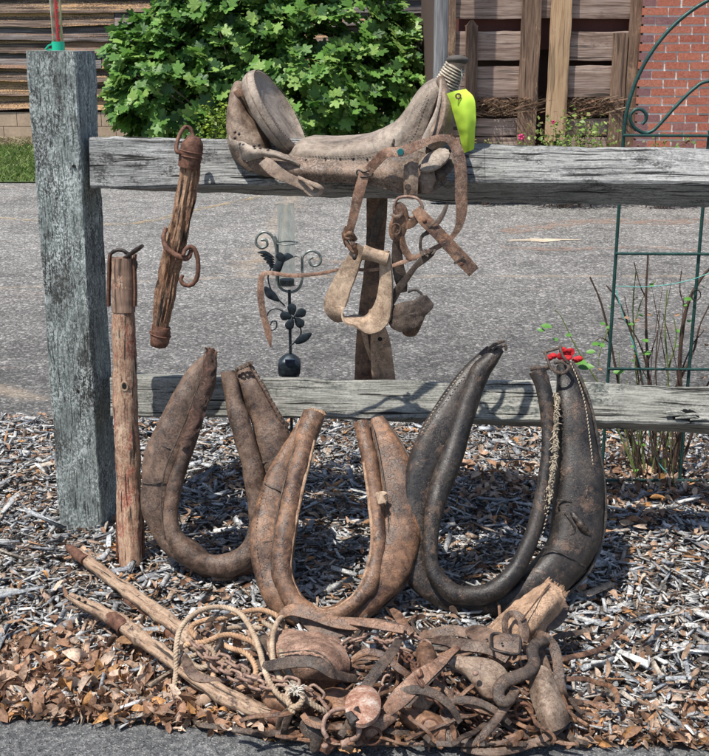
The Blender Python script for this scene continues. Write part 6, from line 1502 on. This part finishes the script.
for k, (pts, r, gmat) in enumerate(stems):
    o = random.uniform(-.06, .06); P_ = [ry(x, y, o) for x, y in pts]
    if pts[0][1] >= 495: P_[0] = np.array([P_[0][0], P_[0][1], -.01])
    mb = MB(); sweep(mb, P_, np.linspace(r, r*.45, len(P_)), np.linspace(r, r*.45, len(P_)), prof_ellipse(7), n=40, rough=.0012, rs=50)
    C = catmull(np.array(P_), 12)
    for c in C[1:-1]:
        d_ = np.array([random.uniform(-1, 1), random.uniform(-.6, .2), random.uniform(-.2, .6)]); cyl(mb, c, c+nrm(d_)*(.006+r), .0014, .0002, 5)
    mb.build('stem', M_STEMG if gmat else M_STEM, RB)
for k in range(26):
    x0 = random.uniform(632, 690); dx = random.uniform(-45, 40); top = random.uniform(275, 420); o = random.uniform(-.08, .12); P_ = [ry(x0, 498, o), ry(x0+dx*.35+random.uniform(-5, 5), 440, o), ry(x0+dx*.65+random.uniform(-8, 8), (440+top)/2, o), ry(x0+dx, top, o)]
    P_[0] = np.array([P_[0][0], P_[0][1], -.01]); r = random.uniform(.0016, .0032)
    mb = MB(); sweep(mb, P_, [r, r*.9, r*.7, r*.4], [r, r*.9, r*.7, r*.4], prof_ellipse(6), n=26, rough=.0012, rs=50); mb.build('stem', random.choice([M_STEM, M_STEMG, M_STEM]), RB)
def leafmesh(mb, c, L, w, yaw, pit, tint=None):
    d = np.array([math.cos(yaw)*math.cos(pit), math.sin(yaw)*math.cos(pit), math.sin(pit)]); s_ = nrm(np.cross(d, (0, -.5, .8))); n = np.cross(s_, d)
    rows = [[c+d*L*t-s_*w*q+n*(-.12*L*t*t*2), c+d*L*t+n*(-.12*L*t*t*2-.06*w), c+d*L*t+s_*w*q+n*(-.12*L*t*t*2)] for t, q in ((0, .08), (.25, .42), (.55, .5), (.8, .3), (1, .02))]
    sheet(mb, rows, .0005, 6, 5, tint=tint)
for (x, y, L, yw) in ((552, 327, .035, PI), (545, 331, .026, 2.8), (566, 336, .025, .5), (586, 352, .03, -.4), (592, 345, .03, .4), (578, 367, .05, -.5), (575, 362, .045, -.9), (602, 325, .03, 1.2), (604, 347, .04, 2.0), (642, 354, .03, 0), (684, 300, .03, .3), (613, 372, .035, -.3), (556, 341, .03, 1.5), (648, 342, .03, 2), (688, 322, .025, 1)):
    mb = MB(); leafmesh(mb, ry(x, y, .03), L, L*.62, yw, .3); mb.build('leaf', M_GLEAF, RB)
fl = ry(567, 354, .16)
for k in range(9):
    a = k/9*2*PI; r_ = .014 if k % 2 else .007; c = fl+np.array([math.cos(a)*r_*1.15-.004, -.004*(k % 3), math.sin(a)*r_*.8])
    mb = MB(); u_ = np.array([math.cos(a), -.3, math.sin(a)])*.0135; v_ = np.array([-math.sin(a), .2, math.cos(a)])*.0125
    patch(mb, [c+u_*math.cos(t)+v_*math.sin(t) for t in np.linspace(0, 2*PI, 9)[:-1]], .001, .003, n=16, rough=.005, rs=50); mb.build('petal', M_RED, RB)
for q in ((553, 356), (549, 358), (576, 360), (579, 359)):
    c = ry(q[0], q[1], .15); mb = MB(); patch(mb, [c+np.array([math.cos(t)*.012, -.002*math.cos(2*t), math.sin(t)*.010]) for t in np.linspace(0, 2*PI, 9)[:-1]], .001, .004, n=14, rough=.002, rs=60); mb.build('petal', M_RED, RB)
mb = MB(); sweep(mb, [ry(575, 375, .02), ry(570, 365, .10), fl], .0016, .0016, prof_ellipse(6), n=12); mb.build('flower_stalk', M_STEMG, RB)

# ================================================================== garden stake with a hummingbird and glass tube
SY = 3.45
def sy(px, py, o=0): return aty(px, py, SY-o)
GS = thing('garden_stake', (sy(291, 440)[0], SY, 0), 'dark metal garden stake with hummingbird, flower and clear glass tube', 'garden stake')
def gw(q, r, mat=STAKE, name='scroll', o=.0, n=50): 
    mb = MB(); sweep(mb, [sy(x, y, o) for x, y in q], r, r, prof_ellipse(9), n=n, V=(0, -1, .01)); return mb.build(name, mat, GS)
xs = sy(290.5, 360)[0]; mb = MB(); zz = sy(290, 290)[2]; sweep(mb, [(xs, SY, -.15), (xs, SY, .3), (xs, SY, zz)], .0048, .0048, prof_ellipse(10), n=40, V=(0, -1, 0)); mb.build('stake_rod', STAKE, GS)
bc_ = sy(289.5, 366); 
mb = MB(); V=[]
mb = MB(); sweep(mb, [sy(289.5, 375), sy(289.5, 371), sy(289.5, 362), sy(289.5, 358), sy(289.5, 354)], [.030, .034, .034, .026, .010], [.028, .032, .032, .025, .01], prof_rect(.4), n=20, V=(0, -1, .1)); mb.build('solar_housing', STAKE, GS)
mb = MB(); a_ = sy(290, 362, .035); box(mb, a_, (.030, .003, .022), tilt=(.5, 0)); mb.build('solar_panel', plain('solar_panel_blue', (.03, .05, .10), .15), GS, smooth=False)
gw([(274.5, 236), (276.5, 242), (277, 262), (277.5, 280), (281, 288.5), (290, 292), (298, 289), (302, 280), (302, 264), (303, 256), (310, 251), (318, 253), (321, 260), (318, 265), (312, 265.5), (309, 260), (313, 257)], .0042, STAKE_L, 'right_scroll' if False else 'scroll', .0, 110)
gw([(277, 285), (276.5, 262), (275.5, 245), (271, 235), (264, 232), (257.5, 236), (256, 243), (261, 248), (267, 245.5), (266, 240), (261, 240)], .0042, STAKE_L, 'scroll', .006, 90)
mb = MB(); c = sy(287.5, 243); sweep(mb, [c+np.array([math.cos(a)*.031, math.sin(a)*.031, 0]) for a in np.linspace(0, 2*PI, 13)[:-1]], .0022, .0022, prof_ellipse(6), n=40, closed=True, V=(0, 0, 1)); mb.build('tube_ring', STAKE_L, GS)
tb = sy(287, 285); mb = MB(); tube(mb, np.array([tb[0], SY, tb[2]]), .0255, sy(287, 204)[2]-tb[2], .002); mb.build('glass_tube', M_GLASS, GS)
mb = MB(); cyl(mb, (tb[0], SY, tb[2]+.002), (tb[0], SY, tb[2]+.018), .022, .0225, 20); mb.build('tube_plug', STAKE, GS)
def flat(pts, name, o=.0, th=.0025, dome=.002): 
    mb = MB(); patch(mb, [sy(x, y, o) for x, y in pts], th, dome, n=30, up=(0, -1, 0)); return mb.build(name, STAKE, GS)
flat([(276, 262), (283, 255), (288, 253), (294, 257), (289, 258), (284, 263), (281, 271), (276, 274), (272, 272)], 'bird_body', .034, .006, .004)
for k in range(5):
    y0 = 252+k*3.2; flat([(275, 258+k*2.4), (266+k*1.2, y0-1), (257+k*3, y0+.5), (266+k*1.2, y0+3)], 'wing_feather', .030-.002*k, .002, .001)
flat([(283, 262), (276, 257), (279, 252), (285, 256)], 'wing', .040, .002)
mb = MB(); sweep(mb, [sy(293, 257, .034), sy(297, 256.5, .034), sy(300, 258, .034)], [.002, .001, .0004], .001, prof_ellipse(6), n=8); mb.build('beak', STAKE, GS)
flat([(264, 287), (269, 288), (276, 294), (279.5, 301.5), (272, 300), (266, 296)], 'leaf', .008)
flat([(294, 343), (299, 336), (305, 333.5), (312, 333), (308, 340), (300, 344)], 'leaf', .008)
gw([(285, 306), (279, 300), (272, 292), (268, 278), (271, 268)], .0025, STAKE, 'vine', .004)
gw([(290, 346), (297, 340), (301, 333), (300, 326)], .0025, STAKE, 'vine', .004)
gw([(286, 313), (278, 309), (271, 310), (267, 316), (267, 325), (271, 330), (276, 328), (276.5, 322), (272.5, 321), (270.5, 325)], .0022, STAKE, 'vine', .004, 70)
fc = (293.5, 317)
for k in range(5):
    a = R(90+72*k+10); c = (fc[0]+7.5*math.cos(a), fc[1]-7.5*math.sin(a)); u_ = (math.cos(a), -math.sin(a)); v_ = (math.sin(a), math.cos(a))
    flat([(c[0]+u_[0]*p*6+v_[0]*q*4.5, c[1]+u_[1]*p*6+v_[1]*q*4.5) for p, q in ((-1, 0), (-.3, .8), (.5, 1), (1, .3), (1, -.3), (.5, -1), (-.3, -.8))], 'petal', .012+.001*k)
mb = MB(); ball(mb, sy(fc[0], fc[1], .018), .006, 10, 8); mb.build('flower_centre', STAKE, GS)

# ================================================================== fig bush in front of the barn
def figleaf_mesh(L):
    """palmate leaf with five lobes, cupped"""
    out = []
    for i, a in enumerate(np.linspace(-2.6, 2.6, 25)):
        lobes = [(-2.0, .55), (-1.05, .85), (0, 1.0), (1.05, .85), (2.0, .55)]
        r_ = .54+max(h*.44*math.exp(-((a-c)/.36)**4) for c, h in lobes); out.append((r_*math.cos(a), r_*math.sin(a)))
    V = [(0, 0, 0)]+[(.45+x*.62, y*.62, 0) for x, y in out]; V[0] = (.45, 0, -.03)
    V = [(x, y, -.22*(x-.3)**2-.10*abs(y)**1.3+(0 if i == 0 else .035*math.sin(i*2.1))) for i, (x, y, _) in enumerate(V)]
    V = np.array(V)*L; n = len(V); F_ = [(0, i, i+1) for i in range(1, n-1)]+[(0, n-1, 1)]
    return V, F_
def rotmat(n, d):
    """frame: x along d, z along n"""
    d = nrm(d-n*np.dot(n, d)); y = np.cross(n, d); return np.stack([d, y, n], 1)
FB = thing('fig_bush', (aty(265, 150, 12.9)[0], 12.9, 0), 'large leafy green fig bush in front of the dark barn', 'bush')
fo = origin(FB); g = np.random.default_rng(21)
# crown outline: overlapping lobes (x, y, z, rx, ry, rz)
lobes = []
for px, py, Y, rpx, rpy in ((265, 70, 12.9, 105, 85), (175, 90, 12.7, 60, 62), (150, 75, 12.9, 40, 62), (320, 30, 13.1, 80, 75), (375, 90, 12.8, 55, 55), (230, 10, 13.0, 75, 60), (395, 65, 13.1, 33, 48), (130, 100, 12.9, 22, 25), (195, 35, 12.9, 50, 55), (310, 95, 12.5, 70, 50)):
    c = aty(px, py, Y); s_ = Y/_c/F; lobes.append((c[0], c[1], c[2], rpx*s_, min(rpx*s_, .75), rpy*s_))
base = [figleaf_mesh(1.0)]
bV = np.array(base[0][0]); bF = np.array([list(f)+[f[0]] for f in base[0][1]])
tips = []
areas = np.array([l[3]*l[5] for l in lobes]); areas /= areas.sum()
while len(tips) < 2100:
    l = lobes[g.choice(len(lobes), p=areas)]; d = nrm(g.normal(0, 1, 3)); k = g.uniform(.70, 1.04)
    p = np.array([l[0]+d[0]*l[3]*k, l[1]+d[1]*l[4]*k, l[2]+d[2]*l[5]*k])
    if p[2] < .12 or p[1] > 13.6: continue
    if noise.noise(Vector(p*3.2)) < -.33: continue
    tips.append((p, d))
LV = []
for p, d in tips:
    m = g.integers(5, 9); up = nrm(d*.7+np.array([0, -.15, .8]))
    for k in range(m):
        a = k*2.4+g.uniform(-.4, .4); e = nrm(np.cross(up, (.1, 1, .2))); f_ = np.cross(up, e)
        out = nrm(e*math.cos(a)+f_*math.sin(a)+up*g.uniform(.0, .7)); nn = nrm(up*1.0-out*.5+g.normal(0, .25, 3)); L = g.uniform(.075, .165)
        LV.append((p-up*g.uniform(0, .07), rotmat(nn, out), L))
order = sorted(range(len(LV)), key=lambda i: LV[i][0][1])
big = [i for i in order if -4 < LV[i][0][0] < 3 and LV[i][0][2] < 1.85 and LV[i][2] > .12][:285]; bigs = set(big)
# separate leaves: four shared meshes
fv = []
palF = [(.11, .24, .048), (.16, .33, .065), (.055, .135, .035), (.28, .44, .11)]
for c in palF:
    mb = MB(); mb.add(bV, [tuple(f[:3]) for f in bF], None, c); me = bpy.data.meshes.new('leaf'); me.from_pydata(bV.tolist(), [], [tuple(f[:3]) for f in bF.tolist()])
    at_ = me.color_attributes.new('tint', 'FLOAT_COLOR', 'POINT'); at_.data.foreach_set('color', np.tile([*c, 1], (len(bV), 1)).astype(np.float32).ravel()); me.materials.append(M_FIG); me.polygons.foreach_set('use_smooth', [True]*len(me.polygons)); fv.append(me)
for i in big:
    p, Rm, L = LV[i]; o = bpy.data.objects.new('leaf', fv[g.integers(0, 4)]); link(o, FB); M_ = Matrix([list(Rm[k]*L)+[float(p[k]-fo[k])] for k in range(3)]+[[0, 0, 0, 1]]); o.matrix_local = M_
rest_ = [LV[i] for i in range(len(LV)) if i not in bigs]
VV = np.stack([(bV*L) @ Rm.T+p for p, Rm, L in rest_]); CC_ = np.array(palF)[g.integers(0, 4, len(rest_))]*g.uniform(.75, 1.2, (len(rest_), 1))
tri = bF[:, :3]
o = stuff_mesh('foliage', VV, tri, CC_, M_FIG); o.parent = FB; o.location = tuple(-fo); 
M_BARK = plain('fig_bark', (.20, .17, .13), .85, var=.4)
for k in range(34):
    p, d = tips[g.integers(0, len(tips))]; b = np.array([fo[0]+g.normal(0, .30), fo[1]+g.normal(0, .12), -.02]); m = b*.45+p*.55+np.array([0, 0, .12])
    mb = MB(); sweep(mb, [b, b*.75+m*.25+[0, 0, .08], m, p], [.024, .019, .012, .005], [.024, .019, .012, .005], prof_ellipse(7), n=16, V=(0, -1, .1)); mb.build('branch', M_BARK, FB)

# small leafy plants: bushlet(name...)
def bushlet(name, c, rx, ry_, rz, n, L, pal, label, cat, seed, flowers=(), stems=10, mat=None, asp=.55):
    g = np.random.default_rng(seed); t = thing(name, (c[0], c[1], 0), label, cat); o0 = origin(t)
    d = nrm(g.normal(0, 1, (n, 3))); k = g.uniform(.3, 1.0, (n, 1)); P_ = np.array(c)+d*k*np.array([rx, ry_, rz]); P_ = P_[P_[:, 2] > .03]; n = len(P_)
    q = np.array([(0, 0, 0), (.5, asp*.5, .04), (1, 0, -.08), (.5, -asp*.5, .04)]); VV = []
    for p in P_:
        nn = nrm(np.array([0, -.3, .8])+g.normal(0, .5, 3)); dd = nrm(g.normal(0, 1, 3)); VV.append((q*g.uniform(.6, 1.2)*L) @ rotmat(nn, dd).T+p)
    pal = np.array(pal); C_ = pal[g.integers(0, len(pal), n)]*g.uniform(.7, 1.2, (n, 1))
    o = stuff_mesh('foliage', np.array(VV), np.array([(0, 1, 2, 3)]), C_, mat or M_FIG); o.parent = t; o.location = tuple(-o0)
    for k in range(stems):
        p = P_[g.integers(0, n)]; b = np.array([c[0]+g.normal(0, rx*.25), c[1], 0]); mb = MB(); sweep(mb, [b, (b+p)/2+[0, 0, .04], p], [.007, .005, .002], [.007, .005, .002], prof_ellipse(6), n=10, V=(0, -1, .1)); mb.build('stem', M_STEM, t)
    for (px, py, Y, r_) in flowers:
        f_ = aty(px, py, Y); mb = MB(); ball(mb, f_, (r_, r_*.7, r_), 9, 6)
        for k in range(5): ball(mb, f_+np.array([math.cos(k*1.25)*r_*.8, -.01, math.sin(k*1.25)*r_*.8]), r_*.55, 7, 5)
        mb.build('flower', plain('pink_petals', (.62, .05, .16), .6), t)
    return t
for k in range(46):
    x, y = random.uniform(600, 709), random.uniform(285, 480); mb = MB(); leafmesh(mb, ry(x, y, random.uniform(-.05, .08)), random.uniform(.012, .026), random.uniform(.008, .015), random.uniform(0, 6.28), random.uniform(-.3, .6)); mb.build('leaf', M_GLEAF if random.random() < .6 else M_DRYL, RB)
bushlet('shrub', aty(217, 125, 12.0), .22, .2, .30, 420, .05, [(.32, .42, .05), (.22, .34, .05), (.16, .26, .04)], 'small yellow green shrub at the foot of the fig bush', 'shrub', 31)
bushlet('rose_bush', aty(572, 150, 9.9), .50, .2, .36, 1000, .045, [(.20, .32, .06), (.32, .42, .10), (.13, .21, .04), (.28, .20, .10)], 'low rose bush with pink flowers at the foot of the plank cabin', 'rose bush', 32, [(553, 122, 9.7, .014), (521, 137, 9.65, .022)], 16)
bushlet('rose_bush', aty(665, 158, 9.85), .30, .15, .24, 300, .05, [(.14, .26, .05), (.22, .32, .09), (.20, .10, .05)], 'low rose bush growing against the brick wall', 'rose bush', 33, [], 8)
bushlet('weed_patch', aty(487, 150, 10.0), .25, .12, .12, 160, .035, [(.20, .24, .08), (.30, .22, .10)], 'sparse weeds below the straw filled gap of the cabin', 'weeds', 34, [], 6)
